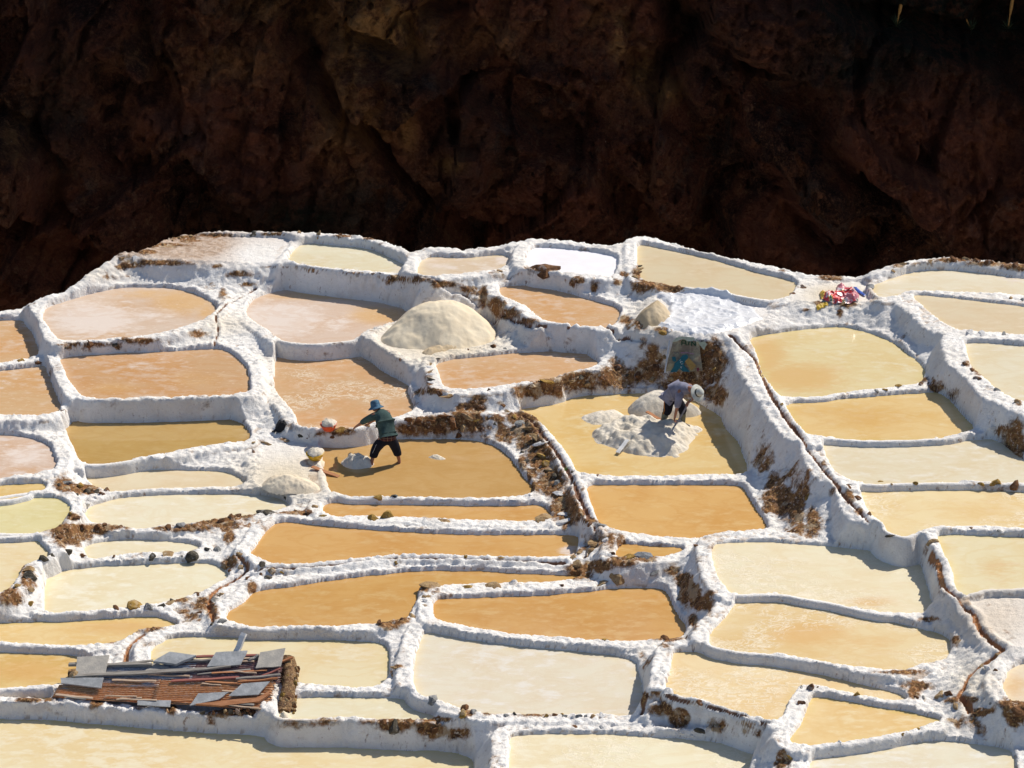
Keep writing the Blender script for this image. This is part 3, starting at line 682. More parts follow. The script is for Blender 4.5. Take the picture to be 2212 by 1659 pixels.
FILM = [(200,690,110,42,1.1),(300,680,120,30,.6),(610,690,100,42,1.1),(720,700,80,24,.6),(50,985,70,34,.8),(960,575,50,14,.6),(870,575,40,20,.7),(1090,560,30,14,.8),(1228,1188,26,14,.9),(310,790,120,20,.35),(20,830,60,30,.4),(60,700,60,20,.5),(1300,1440,120,40,.3),(1240,775,50,12,.5),(1000,790,50,10,.4),(1200,650,60,14,.3),(2190,600,30,16,.8)]
pond_index = 0
for n, W in OUT.items():
    rim, kind, _ = PONDS[n]
    if kind == 'pan': continue
    pond_index += 1
    key = dict(KINDS[kind])
    rnd = random.Random(n)
    q_ = rnd.randint(-5, 5); j = [q_, q_ + rnd.randint(-1, 1), q_ + rnd.randint(-2, 2)]
    for c in ('c1', 'c2', 'c3'): key[c] = tuple(max(0, min(255, a + b)) for a, b in zip(key[c], j))
    mat = pond_material(kind, seed=pond_index * 1.7, **key)
    # push the sheet a little under its banks
    nx = np.roll(W, -1, 0) - np.roll(W, 1, 0); nx /= np.linalg.norm(nx, axis=1)[:, None] + 1e-9
    nn = np.stack([nx[:, 1], -nx[:, 0]], 1)
    ar = np.sum(W[:, 0] * np.roll(W, -1, 0)[:, 1] - np.roll(W, -1, 0)[:, 0] * W[:, 1])
    if ar < 0: nn = -nn
    Wp = W + nn * .05
    cx, cy = W.mean(0)
    verts = [(x - cx, y - cy, 0) for x, y in Wp]
    face = list(range(len(verts)))
    if ar < 0: face.reverse()
    gx_, gy_ = np.meshgrid(np.arange(Wp[:, 0].min(), Wp[:, 0].max(), .13), np.arange(Wp[:, 1].min(), Wp[:, 1].max(), .13))
    gx_ = gx_ + np.where(np.arange(gx_.shape[0])[:, None] % 2, .06, 0)
    dd, _, ii = seg_dist(gx_.ravel(), gy_.ravel(), Wp)
    sel = ii & (dd > .05)
    P2 = [Vector((x, y)) for x, y in Wp] + [Vector((x, y)) for x, y in zip(gx_.ravel()[sel], gy_.ravel()[sel])]
    m_ = len(Wp)
    ring_ = list(range(m_))
    if ar < 0: ring_.reverse()
    cdt = delaunay_2d_cdt(P2, [(k, (k + 1) % m_) for k in range(m_)], [ring_], 1, 1e-5)
    V2 = np.array([(v.x, v.y) for v in cdt[0]])
    tris = []
    for f_ in cdt[2]:
        a_, b_, c_ = (V2[q] for q in f_[:3])
        cr_ = (b_[0] - a_[0]) * (c_[1] - a_[1]) - (b_[1] - a_[1]) * (c_[0] - a_[0])
        tris.append(tuple(f_) if cr_ > 0 else tuple(reversed(f_)))
    o = mesh_obj('salt_pond', [(x - cx, y - cy, 0) for x, y in V2], tris, mat, smooth=False, loc=(cx, cy, Z[n]))
    dd, _, _ = seg_dist(V2[:, 0], V2[:, 1], Wp)
    attr(o.data, 'edge', dd)
    uu, vv = to_px(V2[:, 0], V2[:, 1], Z[n])
    for nm_, L_ in (('warm', WARM), ('film', FILM)):
        w_ = np.zeros(len(V2))
        for (a_, b_, ra_, rb_, s_) in L_: w_ = np.maximum(w_, s_ * np.exp(-((uu - a_) / ra_) ** 2 - ((vv - b_) / rb_) ** 2))
        attr(o.data, nm_, w_)
    tag(o, PLAB[n], 'salt pond', 'salt evaporation ponds')
# ---------------------------------------------------------------- the dark cliff across the ravine
xs = np.concatenate([np.linspace(-75, -24, 30), np.linspace(-23.5, 23.5, 620), np.linspace(24, 75, 30)])
ss = np.concatenate([np.linspace(-24, -19, 10), np.linspace(-18.8, 2.5, 340), np.linspace(3, 34, 60)])
SX, SZ = np.meshgrid(xs, ss)
def facets(x, y, size, seed, tilt):
    """crags: every cell is a tilted slab set forward or back"""
    gx = x / size; gy = y / size
    ix = np.floor(gx).astype(int); iy = np.floor(gy).astype(int)
    best = np.full(x.shape, 1e9); out_ = np.zeros(x.shape)
    rs = np.random.RandomState(seed); T = rs.rand(5, 64, 64)
    for a in (-1, 0, 1):
        for b in (-1, 0, 1):
            cx, cy = ix + a, iy + b
            px = cx + T[0][cx & 63, cy & 63]; py = cy + T[1][cx & 63, cy & 63]
            d = (gx - px) ** 2 + (gy - py) ** 2
            h = T[2][cx & 63, cy & 63] - .5 + tilt * ((T[3][cx & 63, cy & 63] - .5) * (gx - px) + (T[4][cx & 63, cy & 63] - .5) * (gy - py))
            m = d < best
            best = np.where(m, d, best); out_ = np.where(m, h, out_)
    return out_
wx = SX + 1.2 * fbm(SX * .3, SZ * .3, 3, 301); wz = SZ + 1.2 * fbm(SX * .3 + 9, SZ * .3, 3, 302)
big = fbm(SX * .10 + SZ * .05, SZ * .09, 3, 201) * 2.4
f1 = facets(wx - .45 * wz, wz * .55, 4.2, 5, 1.6) * 1.9
f2 = facets(wx - .4 * wz, wz * .6, 1.3, 6, 1.8) * .80
wx2 = SX + .3 * fbm(SX * 1.5, SZ * 1.5, 3, 303); wz2 = SZ + .3 * fbm(SX * 1.5, SZ * 1.5, 3, 304)
f3 = facets(wx2, wz2 * .8, .42, 7, 1.8) * .36 + facets(wx2 + 5, wz2, .17, 8, 1.8) * .12
diag = np.clip(1 - np.abs(fbm(SX * .16 + SZ * .14, SZ * .10 - SX * .05, 3, 205)) * 6, 0, 1) * 2.6
vert = fbm(SX * .55, SZ * .16, 4, 207) * 1.0
fine = fbm(SX * 3.2, SZ * 3.2, 4, 213, .6) * .22
under = np.clip(-8 - SZ, 0, 99)  # undercut shaped so the cliff foot gets less sky light
SY = 89 + (SZ + 18) * .42 + under * .75 - (big + vert + f1 + f2 + f3 + fine - diag)
SXd = SX
t = NT('cliff_rock')
P = t.pos()
n1 = t.noise(P, .16, 5, .6, .5); n2 = t.noise(P, .55, 6, .65, .3); n3 = t.noise(P, 2.6, 7, .7); n4 = t.noise(P, .32, 4, .6)
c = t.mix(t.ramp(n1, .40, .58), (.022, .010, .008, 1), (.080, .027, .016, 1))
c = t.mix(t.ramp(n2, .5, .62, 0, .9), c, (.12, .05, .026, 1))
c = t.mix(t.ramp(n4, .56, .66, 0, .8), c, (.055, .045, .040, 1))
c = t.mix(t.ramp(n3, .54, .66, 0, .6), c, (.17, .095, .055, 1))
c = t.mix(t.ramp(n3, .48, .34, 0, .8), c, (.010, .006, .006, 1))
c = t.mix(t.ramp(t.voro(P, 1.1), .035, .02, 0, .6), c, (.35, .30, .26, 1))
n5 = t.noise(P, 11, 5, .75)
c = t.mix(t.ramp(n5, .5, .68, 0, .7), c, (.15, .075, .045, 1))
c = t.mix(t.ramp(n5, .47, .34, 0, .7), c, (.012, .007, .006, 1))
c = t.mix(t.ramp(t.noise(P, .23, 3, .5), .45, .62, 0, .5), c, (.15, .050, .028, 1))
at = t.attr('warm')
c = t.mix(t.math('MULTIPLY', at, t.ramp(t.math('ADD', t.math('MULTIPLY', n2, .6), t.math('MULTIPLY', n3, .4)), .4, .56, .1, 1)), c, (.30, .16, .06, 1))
c = t.mix(t.math('MULTIPLY', t.attr('scrub_dark'), t.ramp(n3, .38, .55, .5, 1)), c, (.012, .013, .010, 1))
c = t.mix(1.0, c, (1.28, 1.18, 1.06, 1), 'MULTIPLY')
h = t.math('ADD', t.math('MULTIPLY', n3, 1.0), t.math('MULTIPLY', t.noise(P, 8, 6, .75), .8))
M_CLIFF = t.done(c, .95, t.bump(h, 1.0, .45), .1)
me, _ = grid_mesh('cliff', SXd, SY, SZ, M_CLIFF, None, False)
cu, cv = to_px(SXd, SY, SZ)
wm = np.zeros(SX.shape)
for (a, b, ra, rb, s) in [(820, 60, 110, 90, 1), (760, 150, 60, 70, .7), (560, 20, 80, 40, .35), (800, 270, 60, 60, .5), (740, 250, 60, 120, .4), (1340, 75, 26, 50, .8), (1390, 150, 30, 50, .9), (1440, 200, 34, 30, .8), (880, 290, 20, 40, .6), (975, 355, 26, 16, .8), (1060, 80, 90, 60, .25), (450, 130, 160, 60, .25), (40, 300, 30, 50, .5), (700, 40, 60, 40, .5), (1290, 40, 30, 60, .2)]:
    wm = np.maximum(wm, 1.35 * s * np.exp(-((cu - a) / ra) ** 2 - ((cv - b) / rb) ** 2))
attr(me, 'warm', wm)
sm_ = np.zeros(SX.shape)
for (a, b, ra, rb, s_) in [(2050, 60, 330, 120, 1), (1850, 150, 150, 60, .8), (1500, 60, 60, 60, .7), (1900, 20, 200, 60, 1), (1450, 130, 60, 50, .6), (2150, 180, 120, 60, .6), (660, 470, 160, 60, .8), (1000, 300, 60, 120, .5), (120, 200, 60, 160, .6)]:  # scrub at upper right; the other blobs only darken the rock
    sm_ = np.maximum(sm_, s_ * np.exp(-((cu - a) / ra) ** 2 - ((cv - b) / rb) ** 2))
attr(me, 'scrub_dark', np.clip(sm_ * 1.3, 0, 1))
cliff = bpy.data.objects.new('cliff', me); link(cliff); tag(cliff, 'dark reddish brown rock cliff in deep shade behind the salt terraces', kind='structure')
# ---------------------------------------------------------------- stones lying on the banks
def rock_mesh(seed, flat=1.0):
    rnd = random.Random(seed)
    bm = bmesh.new(); bmesh.ops.create_icosphere(bm, subdivisions=2, radius=.5)
    planes = []
    for _ in range(9):
        n = Vector((rnd.uniform(-1, 1), rnd.uniform(-1, 1), rnd.uniform(-1, 1))).normalized(); planes.append((n, rnd.uniform(.18, .40)))
    for v in bm.verts:
        for n, d in planes:
            k = v.co.dot(n)
            if k > d: v.co -= n * (k - d) * .97
        v.co *= 1 + .12 * mnoise.noise(v.co * 3 + Vector((seed, 0, 0)))
        v.co.z *= flat
    zs = min(v.co.z for v in bm.verts)
    me = bpy.data.meshes.new('stone'); bm.to_mesh(me); bm.free()
    return me
def stone_mat(name, a, b, salt=.25):
    t = NT('stone_' + name); P = t.pos()
    n1 = t.noise(P, 9, 5, .7); n2 = t.noise(P, 40, 4, .7)
    c = t.mix(t.ramp(n1, .35, .65), a + (1,), b + (1,))
    c = t.mix(t.ramp(n2, .35, .55, .5, 0), c, tuple(x * .45 for x in a) + (1,))
    if salt: c = t.mix(t.math('MULTIPLY', t.ramp(t.noise(P, 6, 4, .6), .55, .66), salt), c, (.74, .72, .70, 1))
    return t.done(c, .85, t.bump(t.math('ADD', n1, n2), .8, .03), .2)
SM = {'br': stone_mat('rust', (.10, .045, .022), (.25, .12, .05)), 'oc': stone_mat('ochre', (.28, .17, .08), (.48, .34, .18)), 'gy': stone_mat('grey', (.17, .17, .165), (.33, .33, .32), .4),
      'dk': stone_mat('dark', (.05, .045, .035), (.13, .11, .08), .3), 'wh': stone_mat('salt_coated', (.68, .66, .64), (.80, .78, .76), .6), 'ye': stone_mat('mustard', (.26, .15, .03), (.46, .29, .08), .15),
      'sl': stone_mat('slate', (.22, .23, .24), (.34, .35, .36), .2)}
CNAME = {'br': 'rusty brown', 'oc': 'ochre tan', 'gy': 'grey', 'dk': 'dark', 'wh': 'salt coated white', 'ye': 'mustard yellow', 'sl': 'blue grey'}
STONES = """411 514 14 oc;385 517 12 oc;372 521 10 oc;352 530 12 oc;470 508 8 br;525 512 14 gy;547 510 20 dk;583 506 10 gy;600 507 8 br;645 505 14 oc;688 511 16 ocT;262 566 24 oc;292 566 26 wh;735 509 10 br;800 518 10 br;
1180 590 78 brF;1378 578 22 dkF;1377 586 28 ocF;1376 594 24 brF;1342 600 20 br;1372 602 16 oc;806 594 11 oc;822 592 6 gy;986 592 5 oc;1078 590 16 oc;1106 587 8 wh;1735 626 20 br;1713 638 14 br;1200 600 14 wh;1323 600 6 br;
1950 577 20 oc;1962 572 10 gy;1930 588 12 oc;1880 624 22 gy;2185 648 14 oc;2207 652 14 gy;2096 726 28 wh;2120 728 24 wh;2170 728 20 gy;1820 660 22 oc;1838 656 16 br;1815 676 12 br;2060 566 26 br;2085 566 20 oc;2110 570 24 br;2135 573 22 br;2195 578 24 br;2010 568 14 oc;
1066 756 22 br;1090 757 14 gy;865 781 14 br;945 776 14 dkF;1437 778 22 oc;1432 762 22 wh;1430 724 24 ye;1445 718 16 wh;1517 739 11 gy;1180 742 6 dk;1012 757 8 br;1173 706 8 oc;1355 812 15 dk;1255 822 24 dk;1205 812 14 oc;1245 818 20 ocF;
925 790 18 ocF;926 797 18 whF;928 805 18 ocF;930 813 20 whF;932 821 20 dkF;934 829 22 whF;965 862 40 ocF;950 853 24 br;972 858 18 oc;1033 883 24 br;1022 874 14 br;1086 880 18 br;1056 845 12 br;1008 905 46 ocF;960 902 30 brF;
735 935 26 ye;795 924 16 oc;617 954 22 ocF;650 946 18 dk;665 948 8 br;45 785 22 ye;83 786 16 br;190 749 26 br;140 755 16 dk;250 748 18 dk;208 1003 30 yeF;515 956 12 br;545 958 16 yeF;575 962 34 ocF;548 980 14 br;
205 1058 36 brB;175 1055 24 ye;187 1068 22 dk;208 1070 26 dk;230 1064 18 br;165 1072 14 dk;220 1072 16 br;142 1050 22 gy;144 1062 22 oc;128 1052 14 dk;192 1082 16 wh;187 1094 22 wh;208 1078 14 wh;178 1108 20 wh;
152 1112 14 ye;166 1122 16 br;125 1138 12 dk;225 1136 14 br;197 1150 10 oc;362 1146 22 br;392 1140 24 gy;130 1166 20 br;175 1142 22 br;210 1142 20 br;480 1130 22 br;500 1125 24 br;515 1118 18 br;430 1146 14 br;
112 1204 16 dk;145 1198 22 dk;95 1214 28 dk;62 1240 34 oc;66 1254 34 dk;38 1270 20 ye;62 1280 24 oc;64 1310 20 ye;178 1204 18 br;246 1206 12 br;300 1200 30 dk;328 1210 26 dk;365 1206 36 ocF;392 1204 10 gy;419 1212 40 dkB;447 1194 20 dk;470 1196 24 gy;516 1204 26 oc;506 1248 24 whF;523 1230 20 oc;497 1236 12 br;535 1252 14 br;545 1278 16 br;
289 1320 40 yeB;205 1322 24 oc;252 1320 22 br;323 1320 28 gy;350 1314 20 dk;368 1312 24 oc;372 1302 16 dk;427 1290 20 br;476 1288 16 oc;465 1300 24 gyF;430 1328 16 br;478 1350 26 gy;458 1352 14 dk;440 1300 14 br;
817 1080 24 ye;853 1076 20 dkF;617 1080 16 dk;575 1112 46 dkF;640 1108 15 oc;668 1110 18 br;682 1100 20 oc;697 1118 24 yeF;804 1128 28 ye;837 1128 42 yeB;957 1130 34 ocF;1049 1128 18 oc;1082 1128 22 oc;1178 1130 50 ocF;1220 1132 50 whF;976 1076 8 br;1083 1074 10 gy;1145 1072 12 wh;
1273 1137 18 br;1300 1137 28 gyF;1322 1146 26 dk;1290 1178 46 ocF;1280 1194 36 ocF;1268 1206 42 ocF;1310 1172 20 wh;1338 1182 16 br;1240 1208 18 oc;1243 1228 36 oc;1355 1210 34 yeF;1390 1210 44 slF;1340 1252 62 ocF;1408 1240 36 gyF;1297 1264 32 ocF;1212 1268 14 br;1504 1184 18 br;1530 1152 26 br;1322 1200 16 br;
855 1222 18 ye;563 1246 16 br;587 1240 26 oc;608 1240 14 ye;570 1226 22 dk;578 1252 22 dk;1007 1206 12 ye;1083 1206 16 yeF;930 1276 56 ocF;1013 1272 34 yeF;1026 1266 36 wh;1063 1272 36 ocF;1110 1268 30 wh;925 1290 26 ocF;922 1300 24 whF;918 1312 24 ocF;914 1322 26 whF;892 1340 26 oc;
820 1350 20 br;848 1342 20 br;866 1342 14 br;745 1348 12 ye;670 1347 10 br;855 1446 24 ocF;848 1461 12 oc;920 1508 22 oc;936 1520 36 gy;1000 1537 26 br;1000 1549 30 ye;1022 1546 24 gy;1085 1545 18 wh;1076 1552 18 wh;1095 1550 16 gy;1111 1546 12 dk;
1181 1550 14 ye;1196 1550 18 br;1215 1547 12 ye;1222 1552 16 gy;1237 1553 16 wh;1250 1552 18 gy;1265 1551 14 gy;1280 1555 22 oc;1302 1552 20 wh;1302 1575 24 wh;1325 1572 20 wh;1240 1572 14 brF;1283 1384 22 yeF;1308 1384 18 yeF;1404 1384 18 br;1436 1384 24 br;
1434 1456 18 wh;1446 1502 26 wh;1516 1524 22 br;1475 1588 26 wh;1495 1592 18 wh;1512 1586 28 dk;852 1578 38 dkB;830 1566 20 br;880 1570 20 br;910 1580 24 br;940 1580 22 br;
1750 1492 16 brT;1731 1490 16 gy;1731 1524 22 br;1767 1487 8 br;1852 1504 18 ye;1979 1510 12 br;1995 1512 16 gy;2032 1510 30 oc;2050 1504 24 br;1950 1592 16 ye;1984 1576 10 ye;2066 1536 28 oc;2050 1546 44 whF;2136 1452 26 wh;2150 1452 14 br;2015 1178 28 oc;2098 1146 14 br;2160 1150 12 gy;1708 1640 30 yeF;2200 1545 34 brB;2116 1440 20 ocF;2160 1416 22 ocF;2140 1522 10 gy;1815 1608 14 wh;
1911 846 14 ye;1892 848 16 gy;1943 838 18 ye;1990 834 16 br;2005 830 8 br;2085 790 18 br;2100 804 18 br;2113 824 20 br;2155 846 16 gy;2200 874 18 oc;1855 952 14 wh;1907 1050 22 ye;1927 1049 10 oc;1976 1049 16 ye;2120 1050 18 ye;2153 1052 34 ye;2195 1056 34 br;1835 1060 22 br;1836 1050 22 gyF;1853 1084 22 br;1877 1114 16 br;1915 1137 14 br;1924 1160 26 dkF;1745 1078 12 yeT;2148 928 20 wh;1690 878 14 ye;
1128 920 32 gyF;1146 930 38 ocF;1160 948 40 ocF;1168 962 36 whF;1176 992 44 yeF;1184 1008 26 ye;1190 1020 34 ocF;1200 1036 26 dk;1206 1048 24 gy;1210 1070 36 whF;1214 1084 34 ocF;1218 1102 38 ocF;1222 1118 40 whF;1140 1000 18 dk;1130 980 12 dk;1343 1030 14 br;1290 1030 12 br;1237 1022 12 dk;1110 905 20 ye;1098 892 24 ocF;
1545 800 14 ye;1530 770 26 br;1550 760 18 br;1540 830 26 br;1520 850 20 br;1560 860 16 oc;1500 790 20 br;1420 800 24 br;1330 800 26 br;1300 822 26 br;1270 836 24 oc;1230 826 30 ocF;1180 828 36 yeF;1150 836 30 ocF;1380 816 26 br;1410 825 22 oc;1350 838 24 oc;1200 846 26 br;1450 822 22 oc;1480 838 20 br;
905 912 26 br;935 912 30 brF;975 922 40 br;1000 930 30 oc;950 930 30 br;890 930 20 br;1025 912 24 yeF;1068 920 16 dk;1082 935 16 br;880 915 26 br;720 948 16 br;850 925 22 dk;990 945 22 br;1040 930 20 br"""
meshes = {}
SHAPES = {'': [rock_mesh(s, .6) for s in range(8)], 'F': [rock_mesh(20 + s, .26) for s in range(6)], 'T': [rock_mesh(40 + s, 1.5) for s in range(3)], 'B': [rock_mesh(50 + s, .8) for s in range(3)]}
def rock(u, v, w, code, rnd):
    c, f = code[:2], code[2:]
    k = rnd.randrange(len(SHAPES[f])); key = (c, f, k)
    if key not in meshes:
        me = SHAPES[f][k].copy(); me.name = 'stone'; me.materials.append(SM[c]); meshes[key] = me
    p = hit(u, v - w * (.10 if f == 'F' else .22), False)
    mpp = np.linalg.norm(p - np.array([0, 0, CAM_Z])) / FOC
    s = w * mpp * 1.15
    o = bpy.data.objects.new('stone', meshes[key])
    o.location = (p[0], p[1] + s * .12, p[2] + (-.03 if f == 'F' else -.03) * s)
    o.rotation_euler = (rnd.uniform(-.45, .45), rnd.uniform(-.45, .45), rnd.uniform(0, 6.28) if f != 'F' else rnd.uniform(-.5, .5))
    dy = {'F': .75, 'T': .9}.get(f, .85)
    o.scale = (s, s * dy, s)
    link(o)
    return o
PSHORT = {n: l for n, l in PLAB.items()}
PCEN = {n: np.array(PONDS[n][2], float) for n in PLAB}
def near_pond(u, v):
    best = None
    for n, Q in PCEN.items():
        A = Q; B = np.roll(Q, -1, 0); d = B - A; L = (d ** 2).sum(1) + 1e-9
        t_ = np.clip(((np.array([u, v]) - A) * d).sum(1) / L, 0, 1)
        q = A + t_[:, None] * d
        m = (((q - [u, v]) * [1, 1.6]) ** 2).sum(1).min()
        if best is None or m < best[0]: best = (m, n)
    return best[1]
SHORT = {'T1': 'cream crest pond', 'T2': 'pinkish crest pond', 'T3': 'pure white pan', 'T4': 'large beige crest pond', 'T6': 'cream pond under the crest wall', 'T7': 'beige pond above the tall white wall', 'T8': 'cream pond at the right edge',
 'B0': 'peach pond at the left edge', 'B1': 'oval pinkish pond', 'B2': 'pinkish pond behind the big salt pile', 'B3': 'orange pond behind the stained bank', 'C0': 'peach pond with the broad shadow', 'C1': 'wide peach pond', 'C2': 'crusty peach pond behind the sweater worker', 'C3': 'narrow orange pond before the salt pile',
 'D1': 'muddy pond of the sweater worker', 'D2': 'pond of the shovel worker', 'D3': 'deep orange pond', 'R1': 'large yellowish pond under the curved wall', 'R2': 'golden pond at right', 'R3': 'cream pond with thin cracks', 'R4': 'wavy crusted yellow pond', 'R5': 'yellow cream pond above the dry flat', 'R7': 'pinkish pond below the dry flat',
 'E0': 'pinkish pond at the left edge', 'E1': 'brown ochre pond', 'E2': 'narrow beige pond', 'E3': 'sliver of yellow pond', 'E4': 'olive pond', 'E5': 'long cream pond', 'E6': 'crescent cream pond', 'E7': 'yellow pond beside the earth mound', 'E8': 'stone ringed cream pond', 'E9': 'long yellow pond at left', 'E10': 'ochre pond beside the tin roof', 'E11': 'yellow strip under the roof corner', 'E12': 'pond behind the tin roof', 'E13': 'cream pond beside the hut wall', 'E14': 'bottom left pond',
 'F1': 'thin orange strip', 'F2': 'long orange pond', 'F3': 'large orange pond with an arm', 'F4': 'orange pond inside the slab topped bank', 'F5': 'pale sparkling pond', 'F6': 'bottom middle pond', 'F7': 'tiny orange triangle', 'G1': 'rippled pale pond', 'G2': 'yellow pond with an orange patch', 'G3': 'flaky yellow pond', 'G4': 'small triangular pond', 'G5': 'bottom right pond'}
rnd = random.Random(4)
LABN = {}
slist = [s.split() for s in STONES.replace('\n', '').split(';') if s.strip()]
placed = []
for (u, v, w, code) in slist:
    u, v, w = float(u), float(v), float(w)
    o = rock(u, v, w, code, rnd)
    f = code[2:]
    n = near_pond(u, v)
    size = 'large ' if w >= 34 else ('small ' if w < 16 else '')
    form = {'F': 'flat slab', 'T': 'upright stone', 'B': 'boulder', '': 'stone'}[f]
    placed.append((o, f"{size}{CNAME[code[:2]]} {form}", n, u, v))
from collections import defaultdict
byl = defaultdict(list)
for r in placed: byl[(r[1], r[2])].append(r)
for (desc, n), L in byl.items():
    L.sort(key=lambda r: r[3])
    W_ = ['second', 'third', 'fourth', 'fifth', 'sixth', 'seventh', 'eighth', 'ninth', 'tenth']
    nm = ['leftmost '] + [W_[q] + ' from left, ' for q in range(len(L) - 2)] + ['rightmost ']
    for k, r in enumerate(L):
        lab = (nm[k] if len(L) > 1 else '') + desc + ' on the bank of the ' + SHORT[n]
        tag(r[0], ' '.join(lab.split()[:16]), 'stone', 'stones lying on the salt banks')
# ---------------------------------------------------------------- heaps of salt
def salt_mat(name, a, b, lump=.9, scale=16):
    t = NT(name); P = t.pos()
    n1 = t.noise(P, scale, 5, .7); n2 = t.noise(P, 2.2, 3, .6); n3 = t.noise(P, scale * 4, 3, .6)
    c = t.mix(t.ramp(t.math('ADD', n2, t.math('MULTIPLY', n1, .3)), .45, .85), a + (1,), b + (1,))
    return t.done(c, .9, t.bump(t.math('ADD', n1, t.math('MULTIPLY', n3, .3)), lump * .6, .03), .2)
M_PILE = salt_mat('dry_salt', (.74, .62, .44), (.80, .69, .51), .35, 10)
M_WET = salt_mat('fresh_salt', (.70, .62, .49), (.78, .71, .60), 1.3, 13)
M_WARM = salt_mat('warm_salt', (.72, .60, .44), (.78, .68, .52), .9, 18)
M_TAN = salt_mat('tan_salt', (.52, .40, .25), (.62, .50, .34), .6, 12)
def heap(name, outline, z0, hmax, slope, mat, lump=.03, lsc=6, seed=1, step=.022, ridge=None, parent=None, sharp=1.0):
    """a heap on the level z0: height grows inwards from its outline (points of the photograph on that level)"""
    W = chaikin(np.array([at_z(u, v, z0)[:2] for u, v in outline]), 2)
    x0, y0 = W.min(0) - .02; x1, y1 = W.max(0) + .02
    X, Y = np.meshgrid(np.arange(x0, x1 + step, step), np.arange(y0, y1 + step, step))
    d, _, ins = seg_dist(X, Y, W)
    d = np.where(ins, d, -d)
    d = d + .025 * fbm(X * 5, Y * 5, 3, seed)
    if ridge is not None:
        Rg = np.array([at_z(u, v, z0)[:2] for u, v, h in ridge]); rh = np.array([h for *_, h in ridge])
        dr, pr, _ = seg_dist(X, Y, Rg, closed=False)
        top = np.interp(pr, np.arange(len(Rg)), rh) - slope * .9 * dr
        q = d / (np.maximum(d, 0) + dr + 1e-6)
        hgt = np.interp(pr, np.arange(len(Rg)), rh) * np.where(q > 0, 1 - (1 - np.clip(q, 0, 1)) ** 1.7, q)
        hgt = np.minimum(hgt, slope * 1.9 * d)
        for _ in range(60):
            hgt[1:-1, 1:-1] = (hgt[:-2, 1:-1] + hgt[2:, 1:-1] + hgt[1:-1, :-2] + hgt[1:-1, 2:]) / 4
    else:
        hgt = hmax * (1 - np.exp(-np.maximum(d, 0) * slope / hmax)) + np.minimum(d, 0)
    kk = np.clip(d / .1, 0, 1)
    Zh = hgt + kk * lump * (fbm(X * lsc, Y * lsc, 4, seed + 3) + .5 * fbm(X * lsc * 3, Y * lsc * 3, 2, seed + 7))
    Zh = np.maximum(Zh, -.06)
    keep = (d[:-1, :-1] > -.06) & (d[1:, 1:] > -.06) & (d[:-1, 1:] > -.06) & (d[1:, :-1] > -.06)
    cx, cy = W.mean(0)
    me, _ = grid_mesh(name, X - cx, Y - cy, Zh, mat, keep)
    o = bpy.data.objects.new(name, me); link(o, parent); o.location = (cx, cy, z0)
    return o
zz = Z['P1']
root = heap('salt_pile', [(820, 738), (850, 752), (930, 758), (1010, 756), (1062, 742), (1080, 722), (1062, 700), (1020, 682), (965, 672), (905, 678), (855, 698), (828, 720)], zz + .01, .75, .62, M_PILE, .035, 2.4, 3,
     ridge=[(862, 723, .34), (890, 716, .54), (915, 712, .65), (950, 710, .68), (985, 709, .68), (1020, 712, .52), (1052, 718, .30)])
tag(root, 'big smooth beige salt pile behind the narrow orange pond', 'salt pile')
o = heap('salt_ridge', [(908, 762), (930, 748), (975, 735), (1035, 722), (1050, 728), (1048, 740), (1010, 752), (950, 764), (922, 768)], zz, .13, .9, M_TAN, .03, 7, 4)
tag(o, 'low rough ridge of tan salt at the front foot of the big pile', 'salt ridge')
zz = Z['D2'] - .02
o = heap('salt_heap', [(1272, 942), (1291, 922), (1313, 912), (1356, 905), (1406, 905), (1431, 912), (1456, 914), (1481, 912), (1506, 918), (1521, 932), (1508, 950), (1491, 962), (1488, 977), (1468, 992), (1431, 992), (1381, 987), (1343, 979), (1313, 967), (1291, 964), (1281, 954)], zz, .34, .8, M_WET, .12, 2.6, 11)
tag(o, 'wide low island of grey white salt under the worker with the shovel', 'salt heap', 'salt heaps standing in the yellow pond')
o = heap('salt_heap', [(1253, 907), (1258, 897), (1293, 889), (1331, 887), (1350, 897), (1356, 908), (1320, 918), (1286, 922), (1266, 917)], zz, .16, .7, M_WET, .04, 4, 15)
tag(o, 'small flat lobe of salt on the left side of the island', 'salt heap', 'salt heaps standing in the yellow pond')
o = heap('salt_heap', [(1352, 890), (1362, 875), (1385, 862), (1430, 858), (1475, 868), (1500, 882), (1522, 896), (1490, 905), (1440, 908), (1390, 907), (1362, 900)], zz, .5, 1.5, M_WET, .03, 4, 19)
tag(o, 'tall rounded heap of wet salt behind the worker with the shovel', 'salt heap', 'salt heaps standing in the yellow pond')
zz = Z['D1'] - .02
o = heap('salt_heap', [(733, 1001), (748, 992), (775, 988), (798, 992), (812, 1003), (800, 1014), (765, 1017), (742, 1011)], zz, .27, 1.5, M_WET, .06, 8, 21, .015)
tag(o, 'lumpy knee high heap of fresh salt at the feet of the sweater worker', 'salt heap')
o = heap('salt_heap', [(922, 989), (940, 983), (955, 985), (968, 994), (952, 997), (930, 993)], zz, .09, 1.0, M_WET, .03, 9, 25, .012)
tag(o, 'tiny heap of salt breaking the surface of the muddy pond', 'salt heap')
o = heap('salt_heap', [(566, 1044), (582, 1032), (615, 1026), (655, 1032), (682, 1044), (690, 1056), (660, 1064), (612, 1064), (575, 1056)], Z['P5'] + .02, .30, .8, M_WARM, .028, 8, 31)
tag(o, 'cone of warm cream salt on the drying flat left of the muddy pond', 'salt heap')
o = heap('salt_heap', [(1368, 694), (1385, 676), (1420, 666), (1450, 674), (1455, 690), (1430, 702), (1392, 706)], Z['P2'], .55, 1.6, M_TAN, .04, 4, 37)
tag(o, 'steep tan salt heap at the left end of the plastic sheet', 'salt heap')
